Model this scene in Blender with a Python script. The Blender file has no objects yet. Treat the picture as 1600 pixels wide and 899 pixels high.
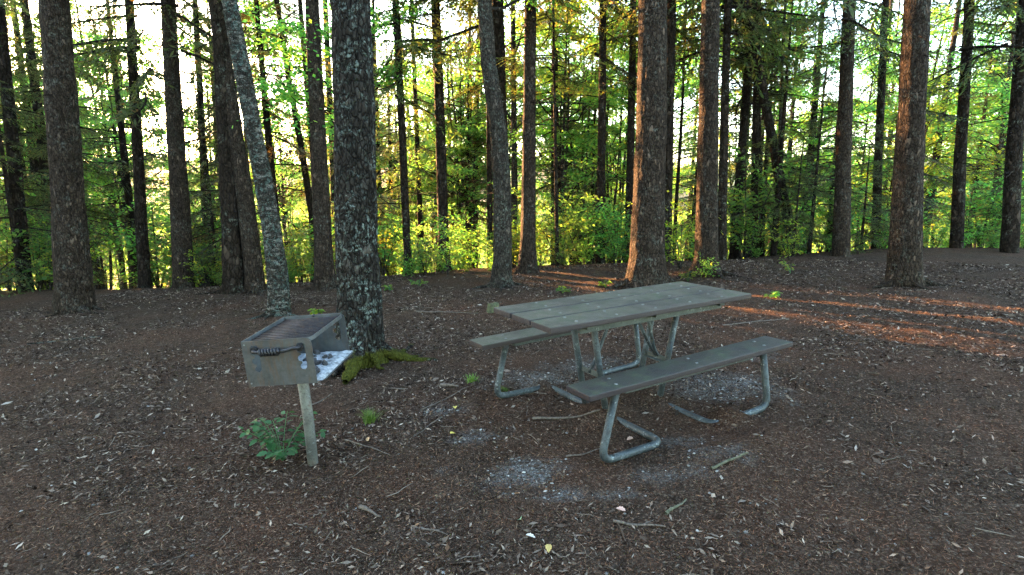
import bpy, bmesh, math, random
import numpy as np
from mathutils import Vector, Matrix, Euler
from mathutils.geometry import tessellate_polygon
PI = math.pi
rng = np.random.default_rng(7)
random.seed(7)
scene = bpy.context.scene
COL = scene.collection

# ------------------------------------------------------------------ camera
CAM_H, F_PX, PITCH = 1.589, 870.0, math.radians(9.27)
cam_d = bpy.data.cameras.new('camera'); cam = bpy.data.objects.new('camera', cam_d); COL.objects.link(cam)
cam.location = (0, 0, CAM_H); cam.rotation_euler = (PI/2 - PITCH, 0, 0)
cam_d.sensor_width = 36; cam_d.lens = F_PX/1600*36; cam_d.clip_start = .05; cam_d.clip_end = 3000
scene.camera = cam
cP, sP = math.cos(PITCH), math.sin(PITCH)
def ray(px, py):
    X = (px-800)/F_PX; U = (449.5-py)/F_PX
    return np.array([X, cP+U*sP, -sP+U*cP])
def at_y(px, py, Y):                       # photo pixel -> real point standing Y metres away
    r = ray(px, py); t = Y/r[1]
    return np.array([r[0]*t, Y, CAM_H+r[2]*t]), t
def on_ground(px, py):
    r = ray(px, py); t = 1.0
    lo, hi = .5, 60.
    ts = np.linspace(1, 40, 4000)
    P = np.array([0, 0, CAM_H])[None] + ts[:, None]*r[None]
    below = P[:, 2] < ground_z(P[:, 0], P[:, 1])
    i = int(np.argmax(below)) if below.any() else 1000
    return P[i], ts[i]

# ------------------------------------------------------------------ noise and terrain
def _h(ix, iy, iz, seed):
    n = (ix.astype(np.int64)*374761393 + iy.astype(np.int64)*668265263 + iz.astype(np.int64)*2147483647 + seed*974634777) & 0xffffffff
    n = ((n ^ (n >> 13))*1274126177) & 0xffffffff
    n = ((n ^ (n >> 16))*2246822519) & 0xffffffff
    return ((n ^ (n >> 15)) & 0xffffff)/float(0xffffff)
def vnoise(x, y, z=0., seed=0):
    x, y, z = np.broadcast_arrays(np.asarray(x, float), np.asarray(y, float), np.asarray(z, float))
    ix, iy, iz = np.floor(x), np.floor(y), np.floor(z)
    fx, fy, fz = x-ix, y-iy, z-iz
    fx, fy, fz = [q*q*(3-2*q) for q in (fx, fy, fz)]
    r = 0
    for a in (0, 1):
        for b in (0, 1):
            for c in (0, 1):
                w = (fx if a else 1-fx)*(fy if b else 1-fy)*(fz if c else 1-fz)
                r = r + w*_h(ix+a, iy+b, iz+c, seed)
    return r*2-1
def fbm(x, y, z=0., seed=0, o=3):
    r = 0; a = 1; s = 0
    for k in range(o):
        r = r + a*vnoise(x*2**k, y*2**k, z*2**k, seed+k); s += a; a *= .5
    return r/s
TY = math.radians(29.4); TX0, TY0 = .86, 4.11
def tab_xy(x, y):                          # world -> table axes
    dx, dy = x-TX0, y-TY0
    return dx*math.cos(TY)+dy*math.sin(TY), -dx*math.sin(TY)+dy*math.cos(TY)
MOUNDS = [(-.26, -.08, .17, .20, .085), (.42, -.66, .13, .11, .08), (.25, .02, .17, .26, .08),
          (-.30, .66, .07, .12, .07), (-.55, -.45, .2, .2, .012), (.2, -1.0, .5, .1, .03), (-.1, -.93, .35, .08, .02)]
def smooth(a, b, x):
    t = np.clip((x-a)/(b-a), 0, 1); return t*t*(3-2*t)
def ground_z(x, y):
    x = np.asarray(x, float); y = np.asarray(y, float)
    z = .041*(np.clip(x, -9, 9)-.86)+.004*(np.clip(y, -5, 14)-4.11)
    tx, ty = tab_xy(x, y)
    near = np.exp(-((tx/1.3)**4+(ty/1.1)**4))
    z = z+(1-.75*near)*(.035*fbm(x*.45, y*.45, 0, 3)*smooth(0, 3, np.abs(y-4)) + .022*fbm(x*1.3, y*1.3, 0, 5) + .009*fbm(x*5, y*5, 0, 9))
    for (a, b, sa, sb, h) in MOUNDS:
        z = z+h*np.exp(-((tx-a)/sa)**2-((ty-b)/sb)**2)
    s = np.clip(y-(11.9+.10*x+.5*vnoise(x*.2, 3.3, 0, 2)), 0, None)
    z = z-24*(1-np.exp(-.30*s*s/(s+3.5)/24))
    z = z+.25*fbm(x*.25, y*.25, 0, 21)*smooth(14, 22, y)
    hill = 62+16*fbm(x*.004, y*.003, 0, 31)+10*fbm(x*.02, y*.02, 0, 33)
    z = z+hill*smooth(190, 640, y)
    return z
def gz(x, y): return float(ground_z(np.array([x]), np.array([y]))[0])

# ------------------------------------------------------------------ object helpers
def mk(name, V, Fs, mat, parent=None, smooth_=False, uvfree=True):
    V = np.asarray(V, np.float32); Fs = np.asarray(Fs, np.int32)
    me = bpy.data.meshes.new(name); k = Fs.shape[1]
    me.vertices.add(len(V)); me.vertices.foreach_set('co', V.ravel())
    me.loops.add(Fs.size); me.loops.foreach_set('vertex_index', Fs.ravel())
    me.polygons.add(len(Fs)); me.polygons.foreach_set('loop_start', np.arange(0, Fs.size, k, dtype=np.int32))
    me.update(calc_edges=True); me.validate()
    if smooth_: me.polygons.foreach_set('use_smooth', np.ones(len(me.polygons), bool))
    if mat: me.materials.append(mat)
    o = bpy.data.objects.new(name, me); COL.objects.link(o)
    if parent: o.parent = parent
    return o
def mkb(name, bm, mat, parent=None, smooth_=False):
    me = bpy.data.meshes.new(name); bmesh.ops.recalc_face_normals(bm, faces=bm.faces[:]); bm.to_mesh(me); bm.free()
    if smooth_:
        for p in me.polygons: p.use_smooth = True
    me.materials.append(mat)
    o = bpy.data.objects.new(name, me); COL.objects.link(o)
    if parent: o.parent = parent
    return o
def empty(name, loc, rot=(0, 0, 0)):
    o = bpy.data.objects.new(name, None); COL.objects.link(o); o.location = [float(q) for q in loc]; o.rotation_euler = rot
    o.empty_display_size = .2
    return o
def tag(o, label=None, cat=None, group=None, kind=None):
    if label: o['label'] = label
    if cat: o['category'] = cat
    if group: o['group'] = group
    if kind: o['kind'] = kind
    return o
def copy_tree(o):
    c = o.copy(); COL.objects.link(c)
    for ch in list(o.children):
        d = ch.copy(); COL.objects.link(d); d.parent = c
        for g in list(ch.children):
            e = g.copy(); COL.objects.link(e); e.parent = d
    return c
class Geo:                                 # collects quads
    def __init__(s): s.v = []; s.f = []; s.n = 0
    def add(s, V, Fq):
        if len(V) == 0: return
        s.v.append(np.asarray(V, float)); s.f.append(np.asarray(Fq, int)+s.n); s.n += len(V)
    def arr(s): return np.concatenate(s.v), np.concatenate(s.f)
    def xf(s, M):                          # transformed copy of arrays
        V, Fq = s.arr(); return (V@M[:3, :3].T)+M[:3, 3], Fq
def ring_tube(P, R, n=6, cap=True):
    P = np.asarray(P, float); R = np.broadcast_to(np.asarray(R, float), (len(P),))
    T = np.gradient(P, axis=0); T /= np.linalg.norm(T, axis=1)[:, None]+1e-9
    ref = np.array([0, 0, 1.]) if abs(T[0][2]) < .9 else np.array([1., 0, 0])
    V = []
    a = np.arange(n)*2*PI/n
    u = None
    for i in range(len(P)):
        if u is None: u = np.cross(ref, T[i])
        else: u = u-T[i]*np.dot(u, T[i])
        u = u/(np.linalg.norm(u)+1e-9); w = np.cross(T[i], u)
        V.append(P[i]+R[i]*(np.cos(a)[:, None]*u+np.sin(a)[:, None]*w))
    V = np.concatenate(V)
    Fq = []
    for i in range(len(P)-1):
        for j in range(n):
            k = (j+1) % n
            Fq.append((i*n+j, i*n+k, (i+1)*n+k, (i+1)*n+j))
    if cap:
        m = len(V); V = np.concatenate([V, P[:1], P[-1:]]); e = (len(P)-1)*n
        for j in range(0, n):
            k = (j+1) % n
            Fq.append((m, k, j, m)); Fq.append((m+1, e+j, e+k, m+1))
    return V, np.array(Fq)
def fillet(P, d, k=7):
    P = [np.array(p, float) for p in P]; out = [P[0]]
    for i in range(1, len(P)-1):
        a, b, c = P[i-1], P[i], P[i+1]
        da = min(d, .45*np.linalg.norm(a-b)); dc = min(d, .45*np.linalg.norm(c-b))
        s = b+(a-b)/np.linalg.norm(a-b)*da; e = b+(c-b)/np.linalg.norm(c-b)*dc
        for t in np.linspace(0, 1, k): out.append((1-t)**2*s+2*t*(1-t)*b+t*t*e)
    out.append(P[-1]); return np.array(out)
def resample(P, step):
    P = np.array(P); L = np.concatenate([[0], np.cumsum(np.linalg.norm(np.diff(P, axis=0), axis=1))])
    n = max(2, int(L[-1]/step)+1); s = np.linspace(0, L[-1], n)
    return np.stack([np.interp(s, L, P[:, k]) for k in range(3)], 1)
def tube_bm(P, R, n=16):
    V, Fq = ring_tube(P, R, n, False)
    bm = bmesh.new(); vs = [bm.verts.new(v) for v in V]
    for q in Fq: bm.faces.new([vs[i] for i in q])
    m = len(P)
    bm.faces.new([vs[i] for i in range(n)][::-1]); bm.faces.new([vs[(m-1)*n+i] for i in range(n)])
    return bm
def box_bm(size, c=(0, 0, 0), bev=.003, seg=2, bm=None, M=None):
    b = bmesh.new(); bmesh.ops.create_cube(b, size=1)
    bmesh.ops.scale(b, vec=size, verts=b.verts)
    if bev: bmesh.ops.bevel(b, geom=b.edges[:], offset=bev, segments=seg, affect='EDGES', profile=.5)
    bmesh.ops.translate(b, vec=c, verts=b.verts)
    if M is not None: bmesh.ops.transform(b, matrix=M, verts=b.verts)
    if bm is None: return b
    me = bpy.data.meshes.new('tmp'); b.to_mesh(me); b.free(); bm.from_mesh(me); bpy.data.meshes.remove(me); return bm
def plate_bm(outline, holes, th, axes):    # flat plate with cut-outs; axes(u, v, w) -> point
    loops = [outline]+holes
    pts3 = [[Vector((u, v, 0)) for u, v in l] for l in loops]
    tris = tessellate_polygon(pts3)
    flat = [p for l in loops for p in l]
    bm = bmesh.new()
    A = [bm.verts.new(axes(u, v, -th/2)) for u, v in flat]; B = [bm.verts.new(axes(u, v, th/2)) for u, v in flat]
    for t in tris:
        try: bm.faces.new([A[i] for i in t]); bm.faces.new([B[i] for i in reversed(t)])
        except ValueError: pass
    o = 0
    for l in loops:
        n = len(l)
        for i in range(n):
            j = (i+1) % n; bm.faces.new((A[o+i], A[o+j], B[o+j], B[o+i]))
        o += n
    return bm

# ------------------------------------------------------------------ materials
class NT:
    def __init__(s, name):
        s.m = bpy.data.materials.new(name); s.m.use_nodes = True; s.t = s.m.node_tree; s.t.nodes.clear()
        s.out = s.n('ShaderNodeOutputMaterial')
    def n(s, typ, **kw):
        x = s.t.nodes.new(typ)
        for k, v in kw.items():
            if k in x.inputs.keys(): s.set(x.inputs[k], v)
            else: setattr(x, k, v)
        return x
    def set(s, inp, v):
        if isinstance(v, bpy.types.NodeSocket): s.t.links.new(v, inp)
        else:
            if isinstance(v, tuple) and len(v) == 3 and inp.type == 'RGBA': v = v+(1,)
            inp.default_value = v
    def coord(s, kind='Object', scale=(1, 1, 1)):
        c = s.n('ShaderNodeTexCoord'); m = s.n('ShaderNodeMapping'); s.set(m.inputs['Vector'], c.outputs[kind]); m.inputs['Scale'].default_value = scale
        return m.outputs[0]
    def noise(s, vec, scale, detail=4, rough=.6, w=None):
        x = s.n('ShaderNodeTexNoise'); s.set(x.inputs['Vector'], vec); x.inputs['Scale'].default_value = scale
        x.inputs['Detail'].default_value = detail; x.inputs['Roughness'].default_value = rough
        return x.outputs['Fac']
    def voro(s, vec, scale, feature='F1', out='Distance', rnd=1):
        x = s.n('ShaderNodeTexVoronoi', feature=feature); s.set(x.inputs['Vector'], vec); x.inputs['Scale'].default_value = scale
        x.inputs['Randomness'].default_value = rnd
        return x.outputs[out]
    def ramp(s, fac, stops, interp='LINEAR'):
        x = s.n('ShaderNodeValToRGB'); s.set(x.inputs[0], fac); x.color_ramp.interpolation = interp
        e = x.color_ramp.elements
        while len(e) < len(stops): e.new(.5)
        for i, (p, c) in enumerate(stops):
            e[i].position = p; e[i].color = (c, c, c, 1) if isinstance(c, (int, float)) else tuple(c)+(1,)
        return x.outputs[0]
    def mix(s, fac, a, b, mode='MIX'):
        x = s.n('ShaderNodeMix', data_type='RGBA', blend_type=mode)
        s.set(x.inputs[0], fac); s.set(x.inputs[6], a); s.set(x.inputs[7], b); return x.outputs[2]
    def math(s, op, a, b=0., clamp=False):
        x = s.n('ShaderNodeMath', operation=op, use_clamp=clamp); s.set(x.inputs[0], a); s.set(x.inputs[1], b); return x.outputs[0]
    def bump(s, h, strength, dist):
        x = s.n('ShaderNodeBump'); s.set(x.inputs['Height'], h); x.inputs['Strength'].default_value = strength; x.inputs['Distance'].default_value = dist
        return x.outputs[0]
    def pbsdf(s, col, rough=.8, metal=0., normal=None, spec=.5):
        x = s.n('ShaderNodeBsdfPrincipled'); s.set(x.inputs['Base Color'], col); s.set(x.inputs['Roughness'], rough); s.set(x.inputs['Metallic'], metal)
        x.inputs['Specular IOR Level'].default_value = spec
        if normal is not None: s.set(x.inputs['Normal'], normal)
        s.t.links.new(x.outputs[0], s.out.inputs[0]); return x

def mat_ground():
    t = NT('forest_floor'); v = t.coord('Object')
    n1 = t.noise(v, .9, 5); n2 = t.noise(v, 7, 6, .7); n3 = t.noise(v, 60, 4, .8)
    c = t.ramp(n2, [(.28, (.011, .008, .006)), (.5, (.038, .026, .019)), (.72, (.088, .062, .047))])
    c = t.mix(t.ramp(n1, [(.42, 0), (.62, .8)]), c, t.ramp(n3, [(.35, (.024, .012, .008)), (.65, (.135, .068, .043))]))
    vo = t.voro(v, 90, 'F1', 'Color'); vd = t.voro(v, 90)
    chips = t.ramp(vo, [(.0, (.012, .008, .006)), (.45, (.05, .034, .024)), (.8, (.14, .10, .072)), (1, (.30, .25, .20))])
    c = t.mix(t.ramp(n3, [(.42, .15), (.6, .75)]), c, chips)
    a = t.n('ShaderNodeAttribute', attribute_name='gravel')
    gv = t.voro(v, 120, 'F1', 'Color'); gcol = t.ramp(gv, [(0, (.04, .04, .04)), (.5, (.115, .11, .105)), (.85, (.24, .235, .23)), (1, (.46, .45, .44))])
    gm = t.math('MULTIPLY', a.outputs['Fac'], t.ramp(t.noise(v, 25, 4, .7), [(.38, 0), (.55, 1)]))
    c = t.mix(gm, c, gcol)
    far = t.n('ShaderNodeAttribute', attribute_name='wood')
    wn = t.noise(v, .05, 6, .7)
    c = t.mix(far.outputs['Fac'], c, t.ramp(wn, [(.3, (.02, .035, .012)), (.55, (.06, .09, .025)), (.75, (.12, .13, .04))]))
    h = t.math('ADD', t.math('MULTIPLY', n3, 1.), t.math('MULTIPLY', vd, -1.2))
    t.pbsdf(c, .9, normal=t.bump(t.math('ADD', h, t.math('MULTIPLY', n2, .8)), .9, .02), spec=.02)
    return t.m
def mat_litter(name, stops, rough=.85, trans=0.):
    t = NT(name); g = t.n('ShaderNodeNewGeometry')
    c = t.ramp(g.outputs['Random Per Island'], stops)
    v = t.coord('Object'); c = t.mix(.35, c, t.ramp(t.noise(v, 120, 3), [(.3, .25), (.7, 1.0)]), 'MULTIPLY')
    t.pbsdf(c, rough, spec=.08)
    return t.m
def mat_leaf(name, stops, tint, trans_gain=2.2, fac=.5, hue=.05):
    t = NT(name); g = t.n('ShaderNodeNewGeometry'); oi = t.n('ShaderNodeObjectInfo')
    c = t.ramp(g.outputs['Random Per Island'], stops)
    hs = t.n('ShaderNodeHueSaturation'); t.set(hs.inputs['Color'], c)
    t.set(hs.inputs['Hue'], t.math('ADD', .5-hue/2, t.math('MULTIPLY', oi.outputs['Random'], hue)))
    t.set(hs.inputs['Value'], t.math('ADD', .75, t.math('MULTIPLY', oi.outputs['Random'], .5)))
    c = hs.outputs[0]
    d = t.n('ShaderNodeBsdfPrincipled'); t.set(d.inputs['Base Color'], c); d.inputs['Roughness'].default_value = .55; d.inputs['Specular IOR Level'].default_value = .35
    tr = t.n('ShaderNodeBsdfTranslucent')
    k = t.n('ShaderNodeVectorMath', operation='SCALE'); t.set(k.inputs[0], t.mix(1., c, tint, 'MULTIPLY')); k.inputs['Scale'].default_value = trans_gain
    t.set(tr.inputs['Color'], k.outputs[0])
    m = t.n('ShaderNodeMixShader'); m.inputs[0].default_value = fac
    t.t.links.new(d.outputs[0], m.inputs[1]); t.t.links.new(tr.outputs[0], m.inputs[2]); t.t.links.new(m.outputs[0], t.out.inputs[0])
    return t.m
def mat_bark(name, dark, light, lichen=.3, lich_col=(.23, .28, .25), plate=26, moss=0., stretch=.45, pale=None):
    light = tuple(q*1.75 for q in light); lich_col = tuple(q*1.5 for q in lich_col); pale = pale and tuple(q*1.4 for q in pale)
    t = NT(name); v = t.coord('Object', (1, 1, stretch)); v1 = t.coord('Object')
    wv = t.n('ShaderNodeVectorMath', operation='ADD')
    nn = t.n('ShaderNodeTexNoise'); t.set(nn.inputs['Vector'], v); nn.inputs['Scale'].default_value = 14
    sc = t.n('ShaderNodeVectorMath', operation='SCALE'); t.set(sc.inputs[0], nn.outputs['Color']); sc.inputs['Scale'].default_value = .085
    t.set(wv.inputs[0], v); t.set(wv.inputs[1], sc.outputs[0]); vw = wv.outputs[0]
    edge = t.voro(vw, plate, 'DISTANCE_TO_EDGE'); pc = t.voro(vw, plate, 'F1', 'Color')
    n = t.noise(v, 45, 5, .7)
    c = t.mix(t.ramp(pc, [(.1, 0), (.95, 1)]), dark, light)
    c = t.mix(t.ramp(n, [(.35, 0), (.7, .6)]), c, tuple(q*1.7 for q in light))
    if pale: c = t.mix(t.ramp(t.noise(t.coord('Object', (1, 1, 2.2)), 7, 6, .75), [(.53, 0), (.57, .95)]), c, pale)
    if lichen > 0:
        ln = t.noise(v1, 4.2, 3, .6); lf = t.noise(v1, 19, 6, .8)
        lm = t.math('MULTIPLY', t.ramp(ln, [(.62-lichen*.45, 0), (.80-lichen*.35, 1)]), t.ramp(lf, [(.52, 0), (.56, 1)]))
        c = t.mix(t.math('MULTIPLY', lm, .85), c, t.mix(t.noise(v1, 60, 3), tuple(q*.5 for q in lich_col), tuple(q*1.35 for q in lich_col)))
    c = t.mix(t.ramp(edge, [(0, .8), (.13, 0)]), c, tuple(q*.3 for q in dark))
    c = t.mix(t.ramp(pc, [(.86, 0), (.90, .7)]), c, tuple(q*3.0 for q in light))  # pale flecks: light caught on scale edges, put into the colour
    h = t.math('ADD', t.ramp(edge, [(0, 0), (.2, 1)]), t.math('MULTIPLY', n, .8))
    rough = .9
    if moss > 0:
        sx = t.n('ShaderNodeSeparateXYZ'); t.set(sx.inputs[0], v1)
        mn = t.noise(v1, 6, 4, .6)
        mm = t.math('ADD', t.math('MULTIPLY', sx.outputs[2], -1/moss), t.math('ADD', .3, t.math('MULTIPLY', mn, 1.5)))
        side = t.noise(v1, 3.1, 1, .4)
        mm = t.math('MULTIPLY', t.ramp(mm, [(.35, 0), (.55, 1)]), t.ramp(side, [(.40, 0), (.5, 1)]))
        c = t.mix(mm, c, t.ramp(t.noise(v1, 150, 3), [(.3, (.014, .018, .004)), (.7, (.075, .078, .014))]))
    t.pbsdf(c, rough, normal=t.bump(h, .9, .018), spec=.05)
    return t.m
M = {}
M['ground'] = mat_ground()
M['litter'] = mat_litter('wood_chip_litter', [(0, (.009, .006, .004)), (.4, (.032, .018, .012)), (.64, (.092, .066, .050)), (.86, (.20, .155, .122)), (.97, (.30, .23, .18)), (1, (.44, .37, .30))])
M['scrap'] = mat_litter('bark_scrap', [(0, (.014, .010, .008)), (.4, (.055, .038, .028)), (.75, (.13, .098, .076)), (.93, (.23, .19, .155)), (1, (.36, .31, .26))])
M['needle'] = mat_litter('needle_litter', [(0, (.03, .015, .009)), (.5, (.12, .06, .037)), (.85, (.23, .12, .074)), (1, (.40, .26, .17))])
M['deadleaf'] = mat_litter('dead_leaf', [(0, (.03, .018, .012)), (.5, (.08, .046, .03)), (.88, (.16, .095, .058)), (1, (.28, .20, .14))])
M['twig'] = mat_litter('twig_bark', [(0, (.02, .014, .011)), (.6, (.075, .055, .042)), (1, (.20, .165, .135))])
M['gravel'] = mat_litter('gravel_stone', [(0, (.05, .048, .045)), (.5, (.14, .135, .128)), (.85, (.28, .272, .262)), (1, (.50, .49, .47))])
M['bark'] = mat_bark('spruce_bark', (.0030, .0024, .0019), (.025, .0185, .014), .36, (.075, .08, .068), 32)
M['bark_lichen'] = mat_bark('lichen_spruce_bark', (.002, .0018, .0016), (.016, .014, .012), .50, (.12, .15, .135), 26, moss=.27)
M['bark_birch'] = mat_bark('lichen_birch_bark', (.004, .0035, .003), (.026, .023, .019), .6, (.085, .13, .115), 30, stretch=1.2, pale=(.13, .125, .11))
M['bark_far'] = mat_bark('dark_bark', (.003, .0024, .0018), (.014, .0105, .008), .2, (.14, .16, .13), 16)
M['bark_pale'] = mat_bark('grey_bark', (.006, .005, .0042), (.026, .022, .018), .5, (.08, .095, .08), 30)
M['leaf'] = mat_leaf('broadleaf', [(0, (.04, .10, .03)), (.45, (.065, .14, .035)), (.85, (.10, .17, .04)), (1, (.19, .19, .035))], (1.1, 1.3, .75), 2.9, .6, .05)
M['leaf_yel'] = mat_leaf('yellow_green_leaf', [(0, (.08, .14, .025)), (.75, (.13, .17, .03)), (1, (.26, .22, .03))], (1.2, 1.2, .5), 2.3, .6, .04)
M['spruce'] = mat_leaf('spruce_needles', [(0, (.028, .050, .020)), (.6, (.048, .078, .028)), (.9, (.075, .095, .035)), (1, (.14, .08, .03))], (1.4, 1.3, .6), 2.2, .4, .03)
M['spruce_sun_tint'] = mat_leaf('sun_tinted_spruce_needles', [(0, (.04, .05, .02)), (.6, (.08, .065, .028)), (1, (.18, .09, .035))], (1.5, 1.1, .5), 1.8, .35, .03)  # orange of sun on the spruce tips, put into the needle colour
M['plant'] = mat_leaf('shade_plant_leaf', [(0, (.025, .085, .032)), (1, (.05, .15, .055))], (1.1, 1.3, .6), 1.8, .3, .01)
M['grass'] = mat_leaf('grass_blade', [(0, (.06, .13, .02)), (1, (.14, .22, .04))], (1.1, 1.2, .5), 1.5, .35, .01)

# ------------------------------------------------------------------ ground sheet
def grow(a, step, end, k=1.12):
    out = []; p = a
    while abs(p) < abs(end) if end*a >= 0 else (p > end if end < a else p < end):
        step *= k; p = p+step if end > a else p-step; out.append(p)
    return out
xs = np.array(sorted(grow(-5.5, .05, -400))+list(np.arange(-5.5, 5.5, .045))+grow(5.5, .05, 400))
ys = np.array(sorted(grow(.6, .05, -60))+list(np.arange(.6, 8.5, .04))+list(np.arange(8.5, 15, .08))+grow(15, .09, 720, 1.07))
XX, YY = np.meshgrid(xs, ys); ZZ = ground_z(XX, YY)
nx, ny = len(xs), len(ys)
V = np.stack([XX.ravel(), YY.ravel(), ZZ.ravel()], 1)
idx = np.arange(nx*ny).reshape(ny, nx)
Fq = np.stack([idx[:-1, :-1].ravel(), idx[:-1, 1:].ravel(), idx[1:, 1:].ravel(), idx[1:, :-1].ravel()], 1)
ground = mk('ground', V, Fq, M['ground'], smooth_=True); tag(ground, kind='structure')
# gravel patches: photo pixel, radii in metres, strength
GR = [(825, 738, .24, .17, .95), (872, 776, .17, .08, .6), (690, 642, .22, .16, .6), (745, 682, .22, .12, .75), (655, 655, .15, .1, .4), (850, 592, .40, .30, .85), (930, 575, .45, .38, .8),
      (1130, 602, .5, .4, .85), (1060, 690, .25, .1, .6), (1050, 742, .22, .09, .5), (1120, 705, .25, .12, .5), (960, 775, .16, .06, .4), (700, 735, .15, .06, .35), (1180, 560, .4, .35, .35)]
GRW = [(on_ground(px, py)[0], a, b, s) for px, py, a, b, s in GR]
def gravel_at(x, y):
    g = 0
    for P, a, b, s in GRW:
        g = np.maximum(g, s*np.exp(-(((x-P[0])/a)**2+((y-P[1])/b)**2)))
    return np.clip((g+.42*fbm(x*7, y*7, 0, 55, 4)-.20)*1.5, 0, 1)*(g > .04)
at = ground.data.attributes.new('gravel', 'FLOAT', 'POINT'); at.data.foreach_set('value', gravel_at(V[:, 0], V[:, 1]).astype(np.float32))
at = ground.data.attributes.new('wood', 'FLOAT', 'POINT'); at.data.foreach_set('value', smooth(13.5, 22, V[:, 1]).astype(np.float32))

# ------------------------------------------------------------------ litter on the floor
def unit(a): return a/(np.linalg.norm(a, axis=-1, keepdims=True)+1e-9)
def flakes(C, D, N, L, W, curl=.0):
    S = np.cross(D, N); L = L[:, None]; W = W[:, None]
    V = np.stack([C-D*L/2, C+S*W/2+N*W*curl, C+D*L/2+N*L*curl*.6, C-S*W/2+N*W*curl], 1).reshape(-1, 3)
    n = len(C); b = np.arange(n)*4
    return V, np.stack([b, b+1, b+2, b+3], 1)
def scatter_xy(n, seed, near=.75, far=14., p=1.0):
    r = np.random.default_rng(seed)
    u = r.random(n); d = (near**p+u*(far**p-near**p))**(1/p)
    th = (r.random(n)-.5)*2*math.radians(47)
    return d*np.sin(th)*1.05, d*np.cos(th), r
def lay(x, y, r, tilt, lift):
    z = ground_z(x, y)+lift
    e = .05
    N = unit(np.stack([-(ground_z(x+e, y)-z+lift)/e, -(ground_z(x, y+e)-z+lift)/e, np.ones_like(x)], 1)+r.normal(0, tilt, (len(x), 3)))
    a = r.random(len(x))*2*PI; D = np.stack([np.cos(a), np.sin(a), np.zeros_like(a)], 1)
    D = unit(D-N*(D*N).sum(1)[:, None])
    return np.stack([x, y, z], 1), D, N
def bare(x, y):                            # trampled finer dirt round the near bench and the foreground
    tx, ty = tab_xy(x, y)
    return np.exp(-((tx+.1)/1.3)**4-((ty+.75)/.65)**4)
def litter(n, seed, far, p, lmin, lmax, asp, tilt, keep):
    x, y, r = scatter_xy(n, seed, .8, far, p)
    k = r.random(n) < keep(x, y); x, y = x[k], y[k]; m = len(x)
    d = np.hypot(x, y)
    C, D, N = lay(x, y, r, tilt, .004+.006*r.random(m))
    L = (lmin+(lmax-lmin)*r.random(m)**2.6)*(1+d*.05)
    return flakes(C, D, N, L, L*asp*(.5+r.random(m)), .25*r.random((m, 1))*1.)
patch = lambda x, y: np.clip(.5+1.5*fbm(x*1.3, y*1.3, 0, 71), .04, 1)
V, Fq = litter(360000, 1, 13.5, 1.3, .006, .042, .28, .5, lambda x, y: (1-.8*bare(x, y))*patch(x, y)*(1-.5*gravel_at(x, y))*np.clip((np.hypot(x, y)-1.2)/2.2+.25, .25, 1)*(y < 12.6+.1*x))
tag(mk('wood_chip_litter', V, Fq, M['litter']), 'brown and grey chips of bark and wood covering the forest floor', 'litter', kind='stuff')
V, Fq = litter(26000, 12, 13.5, 1.2, .02, .075, .32, .45, lambda x, y: (1-.9*bare(x, y))*np.clip(-.1+1.9*fbm(x*1.7, y*1.7, 0, 73, 3), 0.03, 1)*(y < 12.6+.1*x))
tag(mk('bark_scraps', V, Fq, M['scrap']), 'larger curled scraps of bark and rotten wood drifted over the forest floor', 'bark scraps', kind='stuff')
V, Fq = litter(230000, 2, 9, 1.15, .012, .035, .07, .30, lambda x, y: np.clip(1.25-patch(x, y), .12, 1)*(1-.7*gravel_at(x, y)))
tag(mk('needle_litter', V, Fq, M['needle']), 'reddish brown fallen needles spread over the dirt', 'needles', kind='stuff')
x, y, r = scatter_xy(5000, 3, 1., 13, 1.5); k = r.random(len(x)) < (1-.85*bare(x, y))*(.25+.75*patch(x, y))*(y < 12.6+.1*x); x, y = x[k], y[k]
C, D, N = lay(x, y, r, .25, .012); L = .012+.03*r.random(len(x))**1.5
V, Fq = flakes(C, D, N, L, L*.55, .35*r.random((len(x), 1)))
tag(mk('fallen_leaves', V, Fq, M['deadleaf']), 'curled tan and brown dead leaves lying among the chips', 'dead leaves', kind='stuff')
# twigs
g = Geo(); x, y, r = scatter_xy(9000, 4, 1., 12.5, 1.6)
k = r.random(len(x)) < (1-.9*bare(x, y))*(.2+.8*patch(x, y)); x, y = x[k], y[k]
C, D, N = lay(x, y, r, .1, .008)
for i in range(len(x)):
    L = .025+.17*r.random()**3; q = np.linspace(-.5, .5, 4)
    S = np.cross(D[i], N[i]); P = C[i]+q[:, None]*L*D[i]+(r.normal(0, .03*L+.002, 4))[:, None]*S+np.abs(r.normal(0, .004, 4))[:, None]*N[i]
    P[:, 2] = np.maximum(P[:, 2], ground_z(P[:, 0], P[:, 1])+.003)
    g.add(*ring_tube(P, [.0012+.0035*L*5*r.random()]*3+[.0008], 4, False))
V, Fq = g.arr(); tag(mk('fallen_twigs', V, Fq, M['twig']), 'thin grey brown twigs strewn over the forest floor', 'twigs', kind='stuff')
# gravel stones
bm = bmesh.new(); bmesh.ops.create_icosphere(bm, subdivisions=1, radius=1)
IV = np.array([v.co[:] for v in bm.verts]); IF = np.array([[v.index for v in f.verts]+[f.verts[0].index] for f in bm.faces]); bm.free()
x, y, r = scatter_xy(110000, 5, 1.2, 8, 1.3); k = r.random(len(x)) < gravel_at(x, y)*.9+.012; x, y = x[k], y[k]
s = .0025+.009*r.random(len(x))**3.5; a = r.random(len(x))*PI
sc = np.stack([s*(.8+.7*r.random(len(x))), s*(.8+.4*r.random(len(x))), s*.5], 1)
V = IV[None]*sc[:, None]*(1+.25*r.normal(0, 1, (len(x), len(IV), 1)).clip(-1, 1))
V = np.stack([V[..., 0]*np.cos(a)[:, None]-V[..., 1]*np.sin(a)[:, None], V[..., 0]*np.sin(a)[:, None]+V[..., 1]*np.cos(a)[:, None], V[..., 2]], 2)
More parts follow.
